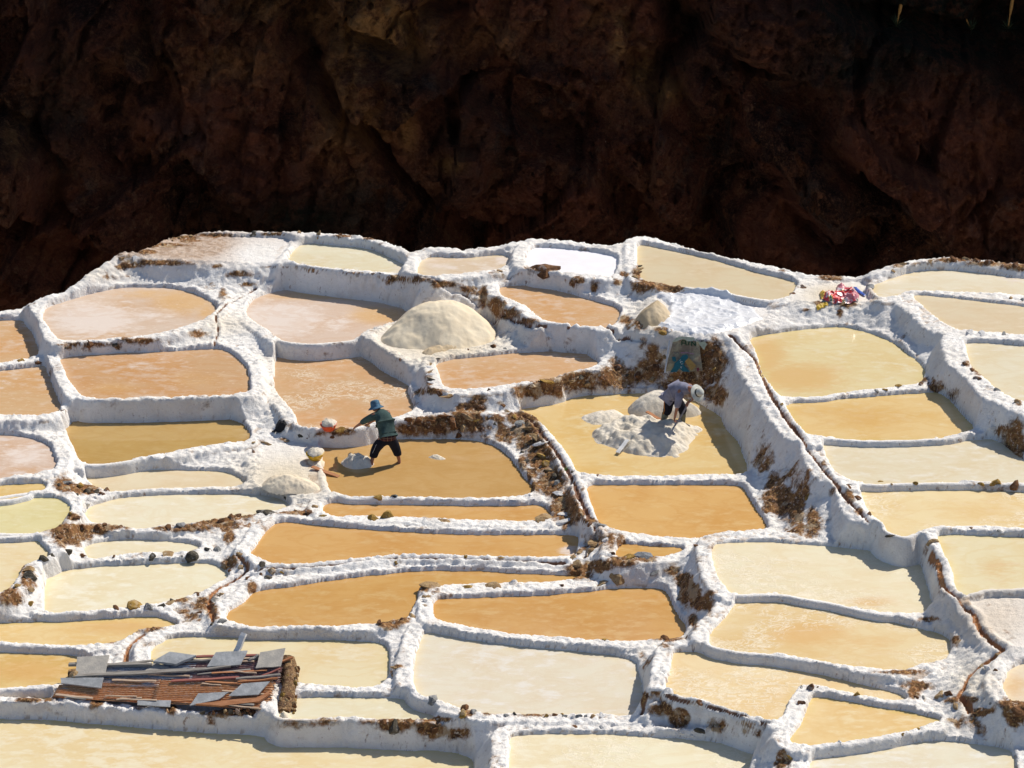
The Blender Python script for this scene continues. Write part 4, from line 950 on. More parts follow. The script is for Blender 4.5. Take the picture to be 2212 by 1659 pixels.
o = heap('salt_heap', [(660, 996), (680, 990), (697, 992), (698, 1004), (676, 1008)], Z['P5'], .04, .5, M_WARM, .03, 12, 39, .012)
tag(o, 'thin spill of salt below the yellow tub', 'salt spill')

# ---------------------------------------------------------------- plastic sheet over the drying place
t = NT('white_plastic'); P = t.pos()
n = t.noise(P, 4, 4, .7, 1.2)
M_PLASTIC = t.done((.78, .78, .79, 1), .22, t.bump(n, .5, .06), .6)
SHEET = [(1401, 632), (1416, 626), (1456, 630), (1496, 622), (1556, 630), (1593, 645), (1631, 665), (1655, 690), (1606, 707), (1543, 727), (1481, 722), (1443, 715), (1401, 697), (1430, 688), (1440, 660), (1416, 640)]
Wd = np.array([hit(u, v, False)[:2] for u, v in SHEET])
x0, y0 = Wd.min(0); x1, y1 = Wd.max(0)
X, Y = np.meshgrid(np.arange(x0, x1, .025), np.arange(y0, y1, .025))
d, _, ins = seg_dist(X, Y, Wd)
rd = lambda s, q: 1 - np.abs(fbm(X * s + Y * .3 * s, Y * s * 1.2, 2, q)) * 3
Zs = sample(X, Y)
for _ in range(4): Zs[1:-1, 1:-1] = np.maximum(Zs[1:-1, 1:-1], (Zs[:-2, 1:-1] + Zs[2:, 1:-1] + Zs[1:-1, :-2] + Zs[1:-1, 2:]) / 4)
ke = np.clip(d / .14, 0, 1)
Zs = Zs - .03 * (1 - ke) + .03 * ke + ke * ( .045 * np.clip(rd(1.6, 51), 0, 1) ** 2 + .025 * np.clip(rd(3.7, 52), 0, 1) ** 2 + .008 * fbm(X * 9, Y * 9, 2, 53))
keep = ins[:-1, :-1] & ins[1:, 1:] & ins[:-1, 1:] & ins[1:, :-1]
cx, cy, cz = Wd[:, 0].mean(), Wd[:, 1].mean(), Z['P2']
me, _ = grid_mesh('plastic_sheet', X - cx, Y - cy, Zs - cz, M_PLASTIC, keep)
o = bpy.data.objects.new('plastic_sheet', me); link(o); o.location = (cx, cy, cz)
tag(o, 'crumpled white plastic sheet spread on the drying place above the stained wall', 'plastic sheet')

# ---------------------------------------------------------------- red striped cloth, yellow rag, black garment
def cloth(name, outline, mat, hmax, lump, lsc, seed, step=.012, base=None, zfun=None):
    Wd = np.array([hit(u, v, False)[:2] for u, v in outline])
    x0, y0 = Wd.min(0); x1, y1 = Wd.max(0)
    X, Y = np.meshgrid(np.arange(x0, x1 + step, step), np.arange(y0, y1 + step, step))
    d, _, ins = seg_dist(X, Y, Wd)
    k = np.clip(d / .12, 0, 1)
    cr = np.clip(1 - np.abs(fbm(X * lsc, Y * lsc * .8, 2, seed)) * 3, 0, 1) ** 1.5
    Zs = sample(X, Y) + .02 + k * hmax * (.45 + .8 * fbm(X * 2.6, Y * 2.6, 2, seed + 1)) + lump * cr * np.clip(k + .3, 0, 1)
    keep = ins[:-1, :-1] & ins[1:, 1:] & ins[:-1, 1:] & ins[1:, :-1]
    cx, cy = Wd.mean(0); cz = float(Zs.min())
    me, _ = grid_mesh(name, X - cx, Y - cy, Zs - cz, mat, keep)
    o = bpy.data.objects.new(name, me); link(o); o.location = (cx, cy, cz)
    return o
t = NT('striped_cloth'); OC = t.objco()
nz = t.noise(OC, 3, 3, .6, out='Color')
mp = t.n.new('ShaderNodeVectorMath'); mp.operation = 'MULTIPLY_ADD'; t.l.new(nz, mp.inputs[0]); mp.inputs[1].default_value = (.22, .22, .2); t.l.new(OC, mp.inputs[2])
sp = t.n.new('ShaderNodeSeparateXYZ'); t.l.new(mp.outputs[0], sp.inputs[0])
fr = t.math('FRACT', t.math('MULTIPLY', sp.outputs[0], 3.2))
base = (.62, .05, .05, 1)
c = t.mix(t.ramp(t.math('ABSOLUTE', t.math('SUBTRACT', fr, .5)), .14, .12), base, (.70, .52, .06, 1))
c = t.mix(t.ramp(t.math('ABSOLUTE', t.math('SUBTRACT', fr, .5)), .09, .07), c, (.05, .12, .09, 1))
fr2 = t.math('FRACT', t.math('MULTIPLY', sp.outputs[1], 1.4))
c = t.mix(t.ramp(t.math('ABSOLUTE', t.math('SUBTRACT', fr2, .5)), .2, .18), base, c)
c = t.mix(t.ramp(t.noise(OC, 6, 4, .7, 1), .5, .58), c, (.85, .76, .76, 1))  # white gloss on the folds painted in as pale patches
c = t.mix(t.ramp(t.noise(OC, 2.5, 2, .5), .56, .6), c, (.60, .22, .25, 1))
M_STRIPE = t.done(c, .25, None, .6)
o = cloth('striped_cloth', [(1772, 640), (1790, 637), (1806, 632), (1808, 620), (1816, 614), (1825, 620), (1843, 624), (1856, 638), (1856, 652), (1830, 660), (1795, 657), (1778, 650)], M_STRIPE, .15, .05, 7, 61)
tag(o, 'crumpled shiny red cloth with yellow and green stripes on the crest flat', 'cloth')
def flatmat(name, c, rough=.6, spec=.3):
    t = NT(name); n = t.noise(t.pos(), 14, 4, .7)
    return t.done(t.mix(t.ramp(n, .35, .65), tuple(x * .75 for x in c) + (1,), tuple(c) + (1,)), rough, t.bump(n, .4, .02), spec)
blue = cloth('blue_edge', [(1842, 622), (1850, 622), (1872, 640), (1866, 642), (1852, 634)], flatmat('blue_weave', (.06, .13, .50), .4), .14, .03, 7, 65)
yel = cloth('yellow_corner', [(1770, 634), (1778, 630), (1792, 640), (1784, 648), (1773, 648)], flatmat('yellow_weave', (.75, .48, .08), .4), .16, .03, 7, 67)
for q in (blue, yel):
    q.parent = o; q.location = q.location - o.location
q = cloth('yellow_rag', [(1762, 662), (1776, 655), (1788, 655), (1790, 662), (1776, 668), (1765, 674)], flatmat('yellow_rag', (.62, .40, .03), .5), .07, .03, 9, 70)
tag(q, 'small knotted yellow rag below the left end of the striped cloth', 'rag')
q = cloth('black_garment', [(584, 935), (594, 928), (598, 916), (604, 907), (613, 909), (621, 919), (614, 932), (600, 938)], flatmat('black_cloth', (.012, .012, .014), .8), .16, .04, 7, 72)
tag(q, 'black garment dropped on the white slope left of the orange basin', 'garment')
q = cloth('dark_rag', [(848, 1074), (853, 1068), (862, 1066), (866, 1070), (860, 1075)], flatmat('dark_rag', (.07, .08, .08), .4), .05, .02, 9, 73)
tag(q, 'small dark crumpled rag on the thin bank of the muddy pond', 'rag')

# ---------------------------------------------------------------- basins of salt
def lathe(name, prof, mat, parent=None, seg=40, loc=(0, 0, 0), wob_=0, seed=0):
    verts = []; faces = []
    for i, (r, z) in enumerate(prof):
        for k in range(seg):
            a = 2 * math.pi * k / seg
            w = 1 + wob_ * mnoise.noise(Vector((math.cos(a) * 2, math.sin(a) * 2, seed + i * .3)))
            verts.append((r * w * math.cos(a), r * w * math.sin(a), z))
    for i in range(len(prof) - 1):
        for k in range(seg):
            faces.append((i * seg + k, i * seg + (k + 1) % seg, (i + 1) * seg + (k + 1) % seg, (i + 1) * seg + k))
    faces.append(tuple(reversed(range(seg))))
    return mesh_obj(name, verts, faces, mat, parent, loc=loc)
def basin(u, v, dia, hgt, mat, label, slabel, salt, seed, zoff=0):
    p = hit(u, v, False)
    p[2] += zoff
    r = dia / 2
    root = empty('basin', p, label, 'basin')
    root.rotation_euler = (R(3), R(-4), 0)
    body = lathe('bowl', [(r * .62, 0), (r * .72, hgt * .1), (r * .9, hgt * .6), (r, hgt), (r * 1.0, hgt + .006), (r * .96, hgt + .004), (r * .86, hgt * .6), (r * .6, .02)], mat, root)
    lathe('rim', [(r * .985, hgt - .004), (r * 1.05, hgt - .006), (r * 1.06, hgt + .006), (r * .99, hgt + .009)], mat, root)
    prof = [(r * .9, -.02), (r * .99, .005), (r * .93, .03), (r * .8, .055), (r * .58, .08), (r * .3, .10), (r * .02, .105)]
    s = lathe('salt_mound', prof, M_WET, None, 40, (p[0], p[1], p[2] + hgt - .005), .16, seed)
    bm = bmesh.new(); bm.from_mesh(s.data)
    for vv in bm.verts:
        vv.co += Vector((0, 0, 1)) * .03 * mnoise.noise(vv.co * 22) + vv.co.normalized() * .02 * mnoise.noise(vv.co * 14)
    bm.to_mesh(s.data); bm.free()
    tag(s, slabel, 'salt mound')
    return root
M_ORANGE = flatmat('orange_plastic', (.80, .10, .02), .35, .5); M_YELLOW = flatmat('yellow_plastic', (.78, .46, .02), .35, .5)
basin(711, 931, .34, .14, M_ORANGE, 'orange plastic basin heaped with salt on the stone wall', 'rounded mound of salt heaped in the orange basin', None, 3, .03)
basin(682, 991, .37, .14, M_YELLOW, 'yellow plastic tub heaped with salt on the drying flat', 'rounded mound of salt heaped in the yellow tub', None, 8)

# ---------------------------------------------------------------- loose boards
t = NT('weathered_wood'); OC = t.objco()
g1 = t.noise(t.scale(OC, (1.2, 22, 22)), 3, 5, .7)
M_WOOD = t.done(t.mix(t.ramp(g1, .35, .65), (.30, .20, .13, 1), (.52, .40, .30, 1)), .8, t.bump(g1, .4, .01), .2)
t = NT('red_brown_wood'); OC = t.objco(); g1 = t.noise(t.scale(OC, (1.2, 22, 22)), 3, 5, .7)
M_WOOD2 = t.done(t.mix(t.ramp(g1, .35, .65), (.30, .12, .05, 1), (.46, .22, .11, 1)), .8, t.bump(g1, .4, .01), .2)
t = NT('bleached_wood'); OC = t.objco(); g1 = t.noise(t.scale(OC, (1.2, 22, 22)), 3, 5, .7)
M_WOOD3 = t.done(t.mix(t.ramp(g1, .35, .65), (.62, .60, .56, 1), (.80, .79, .77, 1)), .8, t.bump(g1, .4, .01), .2)
def board(name, a, b, w, th, mat, parent=None, roll=0.0):
    a = Vector(a); b = Vector(b); L = (b - a).length
    n = 8
    verts = []; faces = []
    rnd = random.Random(round(L * 1000))
    for i in range(n + 1):
        x = L * i / n
        ww = w * (1 + rnd.uniform(-.06, .06))
        for (sy, sz) in ((-1, -1), (1, -1), (1, 1), (-1, 1)):
            verts.append((x, sy * ww / 2, sz * th / 2 + .2 * th * math.sin(i * 1.1)))
    for i in range(n):
        for k in range(4):
            faces.append((i * 4 + k, (i + 1) * 4 + k, (i + 1) * 4 + (k + 1) % 4, i * 4 + (k + 1) % 4))
    faces += [(0, 1, 2, 3), (n * 4 + 3, n * 4 + 2, n * 4 + 1, n * 4)]
    o = mesh_obj(name, verts, faces, mat, parent, smooth=False)
    q = (b - a).to_track_quat('X', 'Z')
    o.rotation_mode = 'QUATERNION'
    from mathutils import Quaternion
    o.rotation_quaternion = q @ Quaternion((1, 0, 0), roll)
    o.location = a
    return o
p1 = at_z(674, 1008, Z['P5'] + .06); p2 = at_z(732, 1030, Z['D1'] + .0)
tag(board('wooden_board', p1, p2, .10, .02, M_WOOD2), 'reddish wooden board sloping from the drying flat into the muddy pond', 'board')
p1 = at_z(1397, 889, Z['D2'] + .22); p2 = at_z(1430, 909, Z['D2'] + .14)
tag(board('wooden_board', p1, p2, .08, .02, M_WOOD2), 'brown board lying between the tall heap and the salt island', 'board')
p1 = at_z(1356, 950, Z['D2'] + .20); p2 = at_z(1334, 978, Z['D2'] + .05)
tag(board('wooden_board', p1, p2, .09, .02, M_WOOD3), 'pale board stuck in the front of the salt island', 'board')
p1 = at_z(528, 1368, .42); p2 = at_z(505, 1422, .05)
tag(board('wooden_stake', p1, p2, .11, .05, M_WOOD3), 'bleached splintered stake leaning behind the tin roof', 'stake')
# ---------------------------------------------------------------- printed plastic sack hanging on the wall
def sack_point(u, v, off=.05):
    p = hit(u, v, False)
    d = np.array([0, 0, CAM_Z]) - p; d /= np.linalg.norm(d)
    return p + d * off
sk = [[None] * 15 for _ in range(14)]
us = [(1440, 1514), (1437, 1518)]
SP = {}
raw = np.zeros((14, 15, 3))
for i in range(14):
    for k in range(15):
        a, b = i / 13, k / 14
        ul = 1453 + (1436 - 1453) * a; ur = 1512 + (1518 - 1512) * a
        vt = 738 - 6 * math.sin(b * math.pi) + 4 * b
        raw[i, k] = hit(ul + (ur - ul) * b, vt + (803 - vt) * a, False)
# a hanging plane through the mean of the wall, pushed proud of it
top = raw[0].mean(0); bot = raw[-1].mean(0)
for i in range(14):
    for k in range(15):
        a = i / 13
        yy = min(raw[:, k, 1].min() + 0.0, top[1] + (bot[1] - top[1]) * a) if i > 2 else raw[i, k, 1]
ytop = raw[0, :, 1].min(); ybot = raw[-1, :, 1].min()
def sack_at(u, v, off=0.0):
    a = (v - 738) / 65
    y = (ytop + (ybot - ytop) * a) - .09 - off
    d = ray(u, v); tt = y / d[1]
    return np.array([d[0] * tt, y, CAM_Z + d[2] * tt])
verts = []; faces = []
for i in range(14):
    for k in range(15):
        a, b = i / 13, k / 14
        ul = 1453 + (1436 - 1453) * a; ur = 1510 + (1518 - 1510) * a
        vt = 739 - 7 * math.sin(b * math.pi)
        p = sack_at(ul + (ur - ul) * b, vt + (803 - vt) * a)
        p[1] -= .02 * math.sin(b * 9 + a * 3) + .015 * math.sin(a * 11)
        verts.append(p)
for i in range(13):
    for k in range(14): faces.append((i * 15 + k, i * 15 + k + 1, (i + 1) * 15 + k + 1, (i + 1) * 15 + k))
org = sack_at(1478, 803)
t = NT('sack_plastic'); n = t.noise(t.pos(), 6, 4, .7)
M_SACK = t.done(t.mix(t.ramp(n, .38, .62), (.20, .14, .09, 1), (.34, .30, .19, 1)), .4, t.bump(n, .4, .02), .4)
sroot = empty('printed_sack', org, 'printed plastic sack with teal and yellow shapes hanging on the stained wall', 'sack')
def sk_mesh(name, pts, fs, mat): return mesh_obj(name, [np.array(p) - org for p in pts], fs, mat, sroot)
sk_mesh('sheet', verts, faces, M_SACK)
def printed(name, poly, col, off=.045, rough=.5):
    sk_mesh(name, [sack_at(u, v, off) for u, v in poly], [tuple(range(len(poly)))], flatmat('print_' + name, col, rough))
def sc(x, y): return (1404.6 + x * .07333 + .0, 708 + y * .07333)       # close-up of the sack -> picture
def band(name, pts, w, col, off=.05):
    for k in range(len(pts) - 1):
        (x0, y0), (x1, y1) = pts[k], pts[k + 1]
        L = math.hypot(x1 - x0, y1 - y0); nx, ny = -(y1 - y0) / L * w / 2, (x1 - x0) / L * w / 2
        printed(name, [sc(x0 + nx, y0 + ny), sc(x1 + nx, y1 + ny), sc(x1 - nx, y1 - ny), sc(x0 - nx, y0 - ny)], col, off)
band('white_border', [(570, 370), (430, 1330)], 42, (.62, .64, .66))
printed('pale_top', [sc(*q) for q in [(640, 420), (760, 300), (900, 255), (1280, 280), (1330, 330), (1240, 400), (1100, 400), (1000, 330), (850, 340), (800, 400)]], (.52, .54, .40), .045)
printed('pale_side', [sc(*q) for q in [(1320, 300), (1480, 430), (1600, 400), (1660, 470), (1590, 660), (1500, 560)]], (.50, .52, .36), .045)
TEAL = (.02, .13, .16)
for k_, poly in enumerate([[(960, 800), (1090, 790), (1120, 870), (980, 1080), (1180, 1300), (960, 1290), (860, 1200), (780, 1300), (580, 1320), (700, 1130), (720, 1040), (860, 930)], [(640, 860), (740, 850), (770, 980), (700, 1010), (650, 960)]]):
    printed('teal_shape', [sc(*q) for q in poly], TEAL, .05)
printed('yellow_patch', [sc(*q) for q in [(1020, 990), (1140, 880), (1360, 1120), (1220, 1270)]], (.42, .26, .07), .055)
printed('red_mark', [sc(*q) for q in [(1360, 1190), (1430, 1170), (1450, 1230), (1400, 1300)]], (.22, .03, .05), .055)
band('pink_line', [(900, 740), (1090, 735), (1290, 775)], 16, (.50, .24, .38), .055)
for gx in ((930, 380, 930, 520), (1040, 380, 1060, 520), (930, 380, 1050, 385), (930, 450, 1040, 455), (1150, 400, 1110, 520), (1220, 400, 1220, 540), (1220, 400, 1330, 530), (1330, 400, 1330, 540)):
    band('dark_green_letter', [(gx[0], gx[1]), (gx[2], gx[3])], 34, (.02, .07, .03), .055)
for gx in ((860, 960, 900, 945), (880, 1010, 940, 985), (885, 1010, 905, 1045), (940, 985, 950, 1010), (910, 1075, 960, 1060), (900, 1130, 920, 1200), (880, 1180, 940, 1150)):
    band('white_letter', [(gx[0], gx[1]), (gx[2], gx[3])], 14, (.6, .64, .6), .06)
for gx in ((700, 720, 740, 760), (760, 710, 760, 770), (800, 710, 850, 760)):
    band('grey_letter', [(gx[0], gx[1]), (gx[2], gx[3])], 18, (.10, .13, .13), .055)

# ---------------------------------------------------------------- the low hut: tin roof on stone walls
RA, RB, RC, RD = (np.array(at_z(*q)) for q in ((148, 1444, -.15), (614, 1413, .14), (590, 1537, -.23), (112, 1507, -.32)))
def roof(s, t_): return (RA * (1 - s) + RB * s) * (1 - t_) + (RD * (1 - s) + RC * s) * t_
gs, gt = np.meshgrid(np.linspace(-.05, 1.08, 200), np.linspace(-.2, 1.2, 120))
gp = (RA[:, None, None] * (1 - gs) + RB[:, None, None] * gs) * (1 - gt) + (RD[:, None, None] * (1 - gs) + RC[:, None, None] * gs) * gt
gu, gv = to_px(gp[0], gp[1], gp[2])
rn = np.cross(RB - RA, RD - RA); rn = rn / np.linalg.norm(rn); rn = rn if rn[2] > 0 else -rn
def on_roof(u, v, off=.0):
    i = np.argmin((gu - u) ** 2 + (gv - v) ** 2)
    p = gp.reshape(3, -1)[:, i] + rn * off
    return p
hroot = empty('stone_hut', (RA + RB + RC + RD) / 4 - np.array([0, 0, .5]), 'low stone hut roofed with rusty corrugated tin and slates', 'hut')
ho = np.array(hroot.location)
def hpart(name, verts, faces, mat, smooth=False, parent=None):
    return mesh_obj(name, [np.array(v) - ho for v in verts], faces, mat, parent or hroot, smooth)
def tin_mat(name, rust, tone, c2=(.62, .31, .13)):
    t = NT(name); P = t.pos()
    n1 = t.noise(t.scale(P, (1, 7, 7)), 1.6, 5, .65); n2 = t.noise(t.scale(P, (2, 8, 8)), 8, 5, .7)
    c = t.mix(t.ramp(n1, rust - .08, rust + .08), c2 + (1,), tone + (1,))
    c = t.mix(t.ramp(n2, .52, .66, 0, .7), c, (.17, .07, .03, 1))
    c = t.mix(t.ramp(n2, .50, .34, 0, .8), c, (.78, .62, .46, 1))  # pale streaks raise the contrast, painting lit corrugations into the tin
    return t.done(c, t.ramp(n1, .4, .6, .75, .5), t.bump(n2, .3, .01), .3, 0.15)
TIN_R = tin_mat('rusty_tin', .66, (.45, .40, .36)); TIN_B = tin_mat('blue_grey_tin', .30, (.30, .34, .40)); TIN_P = tin_mat('faded_red_tin', .30, (.24, .13, .13), (.30, .12, .07)); TIN_M = tin_mat('half_rusted_tin', .50, (.42, .44, .48))
def tin(s0, s1, t0, t1, mat, off, period=.052, tilt=0.0, ragged=0, seed=0):
    n = 96; m = 26
    depth = np.linalg.norm(roof((s0 + s1) / 2, t1) - roof((s0 + s1) / 2, t0))
    verts = []; faces = []
    rnd = random.Random(seed)
    for j in range(m + 1):
        sag = rnd.uniform(-1, 1) * .004
        for i in range(n + 1):
            tt = t0 + (t1 - t0) * i / n; s = s0 + (s1 - s0) * j / m
            if j == m: s += ragged * rnd.uniform(-1, 1) * .01
            w = .013 * math.sin(2 * math.pi * (depth * i / n) / period) + .012 * mnoise.noise(Vector((s * 9, tt * 3, seed)))
            verts.append(roof(s, tt + tilt * (s - s0)) + rn * (off + w + sag))
    for j in range(m):
        for i in range(n): faces.append((j * (n + 1) + i, j * (n + 1) + i + 1, (j + 1) * (n + 1) + i + 1, (j + 1) * (n + 1) + i))
    o = hpart('tin_sheet', verts, faces, mat, True)
    sd = o.modifiers.new('thick', 'SOLIDIFY'); sd.thickness = .004
    return o
tin(.0, .50, .56, 1.0, TIN_R, .0, seed=1); tin(.45, .98, .46, .99, TIN_R, .016, seed=2, ragged=1); tin(.02, .46, .40, .62, TIN_M, .022, seed=3)
tin(.16, .60, .08, .44, TIN_B, .02, seed=4); tin(.52, 1.0, .02, .52, TIN_P, .010, seed=5, ragged=1)
def quad_slab(name, pts, mat, off, th=.02, tilt=(0, 0, 0, 0), parent=None):
    P_ = [on_roof(u, v, off + tl) for (u, v), tl in zip(pts, list(tilt) + [0] * 9)]
    n = len(P_)
    # ragged outline with a few extra points
    rnd = random.Random(int(pts[0][0]))
    ring = []
    for k in range(n):
        a, b = P_[k], P_[(k + 1) % n]
        for q in (0, .33, .66): ring.append(a * (1 - q) + b * q + np.array([rnd.uniform(-.008, .008), rnd.uniform(-.008, .008), 0]) * (q > 0))
    m = len(ring)
    verts = [p + rn * th for p in ring] + [p for p in ring]
    area = sum((ring[k][0] * ring[(k + 1) % m][1] - ring[(k + 1) % m][0] * ring[k][1]) for k in range(m))
    top = list(range(m)) if area > 0 else list(reversed(range(m)))
    faces = [tuple(top), tuple(x + m for x in reversed(top))]
    for k in range(m):
        k2 = (k + 1) % m
        faces.append((k, k2, k2 + m, k + m) if area < 0 else (k2, k, k + m, k2 + m))
    return hpart(name, verts, faces, mat, False, parent)
t = NT('grey_slate'); P = t.pos(); n1 = t.noise(P, 5, 5, .65); n2 = t.noise(P, 30, 4, .7)
M_SLATE = t.done(t.mix(t.ramp(t.math('ADD', n1, t.math('MULTIPLY', n2, .3)), .5, .85), (.25, .26, .27, 1), (.38, .39, .40, 1)), .8, t.bump(t.math('ADD', n1, n2), .35, .02), .25)
t = NT('tan_slate'); P = t.pos(); n1 = t.noise(P, 5, 5, .65); n2 = t.noise(P, 30, 4, .7)
M_SLATE2 = t.done(t.mix(t.ramp(t.math('ADD', n1, t.math('MULTIPLY', n2, .3)), .5, .85), (.33, .31, .28, 1), (.46, .42, .36, 1)), .8, t.bump(t.math('ADD', n1, n2), .35, .02), .25)
quad_slab('slate', [(170, 1430), (239, 1427), (228, 1465), (165, 1469)], M_SLATE2, .08, .02, (.03, .03, 0, 0))
quad_slab('slate', [(132, 1473), (225, 1472), (220, 1494), (134, 1484)], M_SLATE, .07, .025)
quad_slab('slate', [(335, 1436), (380, 1452), (313, 1455)], M_SLATE2, .04, .015)
quad_slab('slate', [(368, 1420), (425, 1428), (382, 1446), (333, 1441)], M_SLATE, .09, .05)
quad_slab('slate', [(467, 1417), (536, 1413), (520, 1443), (449, 1447)], M_SLATE, .07, .02)
quad_slab('slate', [(563, 1417), (617, 1408), (607, 1448), (553, 1451)], M_SLATE2, .08, .02)
quad_slab('slate', [(430, 1504), (497, 1502), (472, 1518), (410, 1530)], M_SLATE, .06, .018)
quad_slab('slate', [(525, 1487), (585, 1483), (560, 1511), (497, 1514)], M_SLATE, .10, .018)
quad_slab('slate', [(300, 1518), (371, 1519), (370, 1533), (298, 1528)], M_SLATE, .05, .015)
quad_slab('board', [(420, 1528), (560, 1512), (580, 1500), (585, 1505), (560, 1522), (480, 1532)], M_WOOD2, .04, .04)
def rboard(a, b, w, th, mat, off, name='plank'):
    pa, pb = on_roof(*a, off), on_roof(*b, off)
    o = board(name, pa - ho, pb - ho, w, th, mat, hroot)
    return o
t = NT('grey_wood'); OC = t.objco(); g1 = t.noise(t.scale(OC, (1.2, 22, 22)), 3, 5, .7)
M_GREYW = t.done(t.mix(t.ramp(g1, .35, .65), (.17, .15, .13, 1), (.33, .31, .28, 1)), .8, t.bump(g1, .4, .01), .2)
t = NT('red_paint_wood'); OC = t.objco(); g1 = t.noise(t.scale(OC, (1.2, 22, 22)), 3, 5, .7)
M_REDW = t.done(t.mix(t.ramp(g1, .35, .65), (.20, .08, .07, 1), (.36, .13, .10, 1)), .7, t.bump(g1, .4, .01), .2)
rboard((150, 1442), (330, 1443), .07, .05, M_GREYW, .07); rboard((158, 1467), (405, 1456), .11, .03, M_GREYW, .085); rboard((395, 1456), (500, 1444), .08, .03, M_GREYW, .07)
rboard((405, 1432), (470, 1430), .05, .04, M_GREYW, .05); rboard((370, 1476), (518, 1469), .06, .02, M_REDW, .06); rboard((512, 1474), (606, 1464), .05, .03, M_GREYW, .08); rboard((516, 1480), (600, 1471), .04, .03, M_WOOD2, .06)
rboard((425, 1424), (560, 1421), .06, .03, M_REDW, .05); rboard((560, 1470), (606, 1450), .04, .02, M_REDW, .07); rboard((590, 1440), (632, 1424), .05, .03, M_WOOD2, .05); rboard((540, 1432), (560, 1422), .06, .05, M_GREYW, .06)
p = on_roof(163, 1466, .06)
q = rock(163, 1466, 32, 'oc', random.Random(3)); q.name = 'stone'; q.parent = hroot; q.location = Vector(p - ho); tag(q)
# front and end walls of rough stone
t = NT('rough_earth_stone'); P = t.pos(); n1 = t.noise(P, 8, 6, .7); n2 = t.noise(P, 30, 4, .7); v1 = t.voro(P, 8, 'DISTANCE_TO_EDGE')
c = t.mix(t.ramp(n1, .36, .64), (.16, .08, .04, 1), (.40, .25, .12, 1)); c = t.mix(t.ramp(n2, .55, .7, 0, .6), c, (.55, .42, .28, 1)); c = t.mix(t.ramp(v1, 0, .06, .7, 0), c, (.04, .02, .015, 1))
M_EARTHWALL = t.done(c, .9, t.bump(t.math('ADD', n1, t.math('ADD', v1, n2)), .9, .05), .2)
def wall_strip(name, path, tops, bottoms, thick, mat, seed):
    """a lumpy wall along a path of ground points"""
    path = [np.array(p) for p in path]; n = 40; m = 14
    tt = np.linspace(0, len(path) - 1, n)
    px = np.interp(tt, range(len(path)), [p[0] for p in path]); py = np.interp(tt, range(len(path)), [p[1] for p in path])
    tp = np.interp(tt, range(len(path)), tops); bt = np.interp(tt, range(len(path)), bottoms)
    verts = []; faces = []
    prof = [(-.5, 0), (-.5, .25), (-.48, .5), (-.44, .75), (-.36, .95), (-.1, 1.02), (.15, 1.02), (.36, .95), (.44, .75), (.48, .5), (.5, .25), (.5, 0)]
    for i in range(n):
        dx = px[min(i + 1, n - 1)] - px[max(i - 1, 0)]; dy = py[min(i + 1, n - 1)] - py[max(i - 1, 0)]; L = math.hypot(dx, dy) + 1e-9
        nx, ny = dy / L, -dx / L
        for (a, b) in prof:
            v = Vector((px[i] + nx * a * thick, py[i] + ny * a * thick, bt[i] + (tp[i] - bt[i]) * b))
            k = mnoise.noise(v * 5 + Vector((seed, 0, 0))) * .05 + mnoise.noise(v * 14) * .03
            verts.append(v + Vector((nx * a, ny * a, .3 * b)) * k * 2)
    w = len(prof)
    for i in range(n - 1):
        for k in range(w - 1): faces.append((i * w + k, i * w + k + 1, (i + 1) * w + k + 1, (i + 1) * w + k))
    faces += [tuple(range(w)), tuple(reversed(range((n - 1) * w, n * w)))]
    return hpart(name, verts, faces, mat, True)
wb = at_z(622, 1418, .12); wf = at_z(614, 1534, -.20)
wall_strip('end_wall', [wb, (wb + wf) / 2 + np.array([.06, 0, 0]), wf], [.13, -.02, -.18], [-.5, -.5, -.5], .30, M_EARTHWALL, 3)
wl_ = at_z(430, 1537, -.25)
wall_strip('front_wall', [wf + np.array([0, .1, 0]), (wf + wl_) / 2 + np.array([0, .1, 0]), wl_ + np.array([0, .1, 0])], [-.27, -.29, -.34], [-.6, -.6, -.6], .14, M_EARTHWALL, 7)
bb = at_z(148, 1446, -.2)
wall_strip('back_wall', [wb + np.array([-.1, -.1, 0]), bb], [.08, -.22], [-.5, -.6], .22, M_EARTHWALL, 9)
rr = random.Random(12)
for k in range(46):
    a = rr.random(); w = rr.uniform(.07, .15)
    base_ = wb * (1 - a) + wf * a
    top_ = .11 * (1 - a) - .2 * a
    side = rr.random() < .75
    pz = rr.uniform(-.3, top_)
    p = np.array([base_[0] + (.17 if side else rr.uniform(-.1, .1)), base_[1] + rr.uniform(-.04, .04), pz if side else top_])
    c = rr.choice(['br', 'oc', 'oc', 'ye', 'br']); key = (c, '', rr.randrange(8))
    if key not in meshes:
        me = SHAPES[''][key[2]].copy(); me.name = 'stone'; me.materials.append(SM[c]); meshes[key] = me
    o = bpy.data.objects.new('stone', meshes[key]); link(o, hroot); o.location = Vector(p - ho); o.scale = (w, w, w); o.rotation_euler = (rr.uniform(0, 6), rr.uniform(0, 6), rr.uniform(0, 6))
for k in range(22):
    a = rr.random(); w = rr.uniform(.07, .14)
    p = wf * (1 - a) + wl_ * a + np.array([0, .02 + rr.uniform(-.03, .03), rr.uniform(-.1, 0)])
    c = rr.choice(['br', 'dk', 'oc', 'br']); key = (c, '', rr.randrange(8))
    if key not in meshes:
        me = SHAPES[''][key[2]].copy(); me.name = 'stone'; me.materials.append(SM[c]); meshes[key] = me
    o = bpy.data.objects.new('stone', meshes[key]); link(o, hroot); o.location = Vector(p - ho); o.scale = (w, w, w); o.rotation_euler = (rr.uniform(0, 6), rr.uniform(0, 6), rr.uniform(0, 6))
# salt crust grown up the end wall
pts = []
o = heap('salt_crust', [(596, 1560), (602, 1548), (612, 1540), (624, 1545), (634, 1556), (632, 1566), (612, 1568)], -.30, .30, 1.9, M_WARM, .05, 7, 81, .015)
o.parent = hroot; o.location = o.location - Vector(ho)

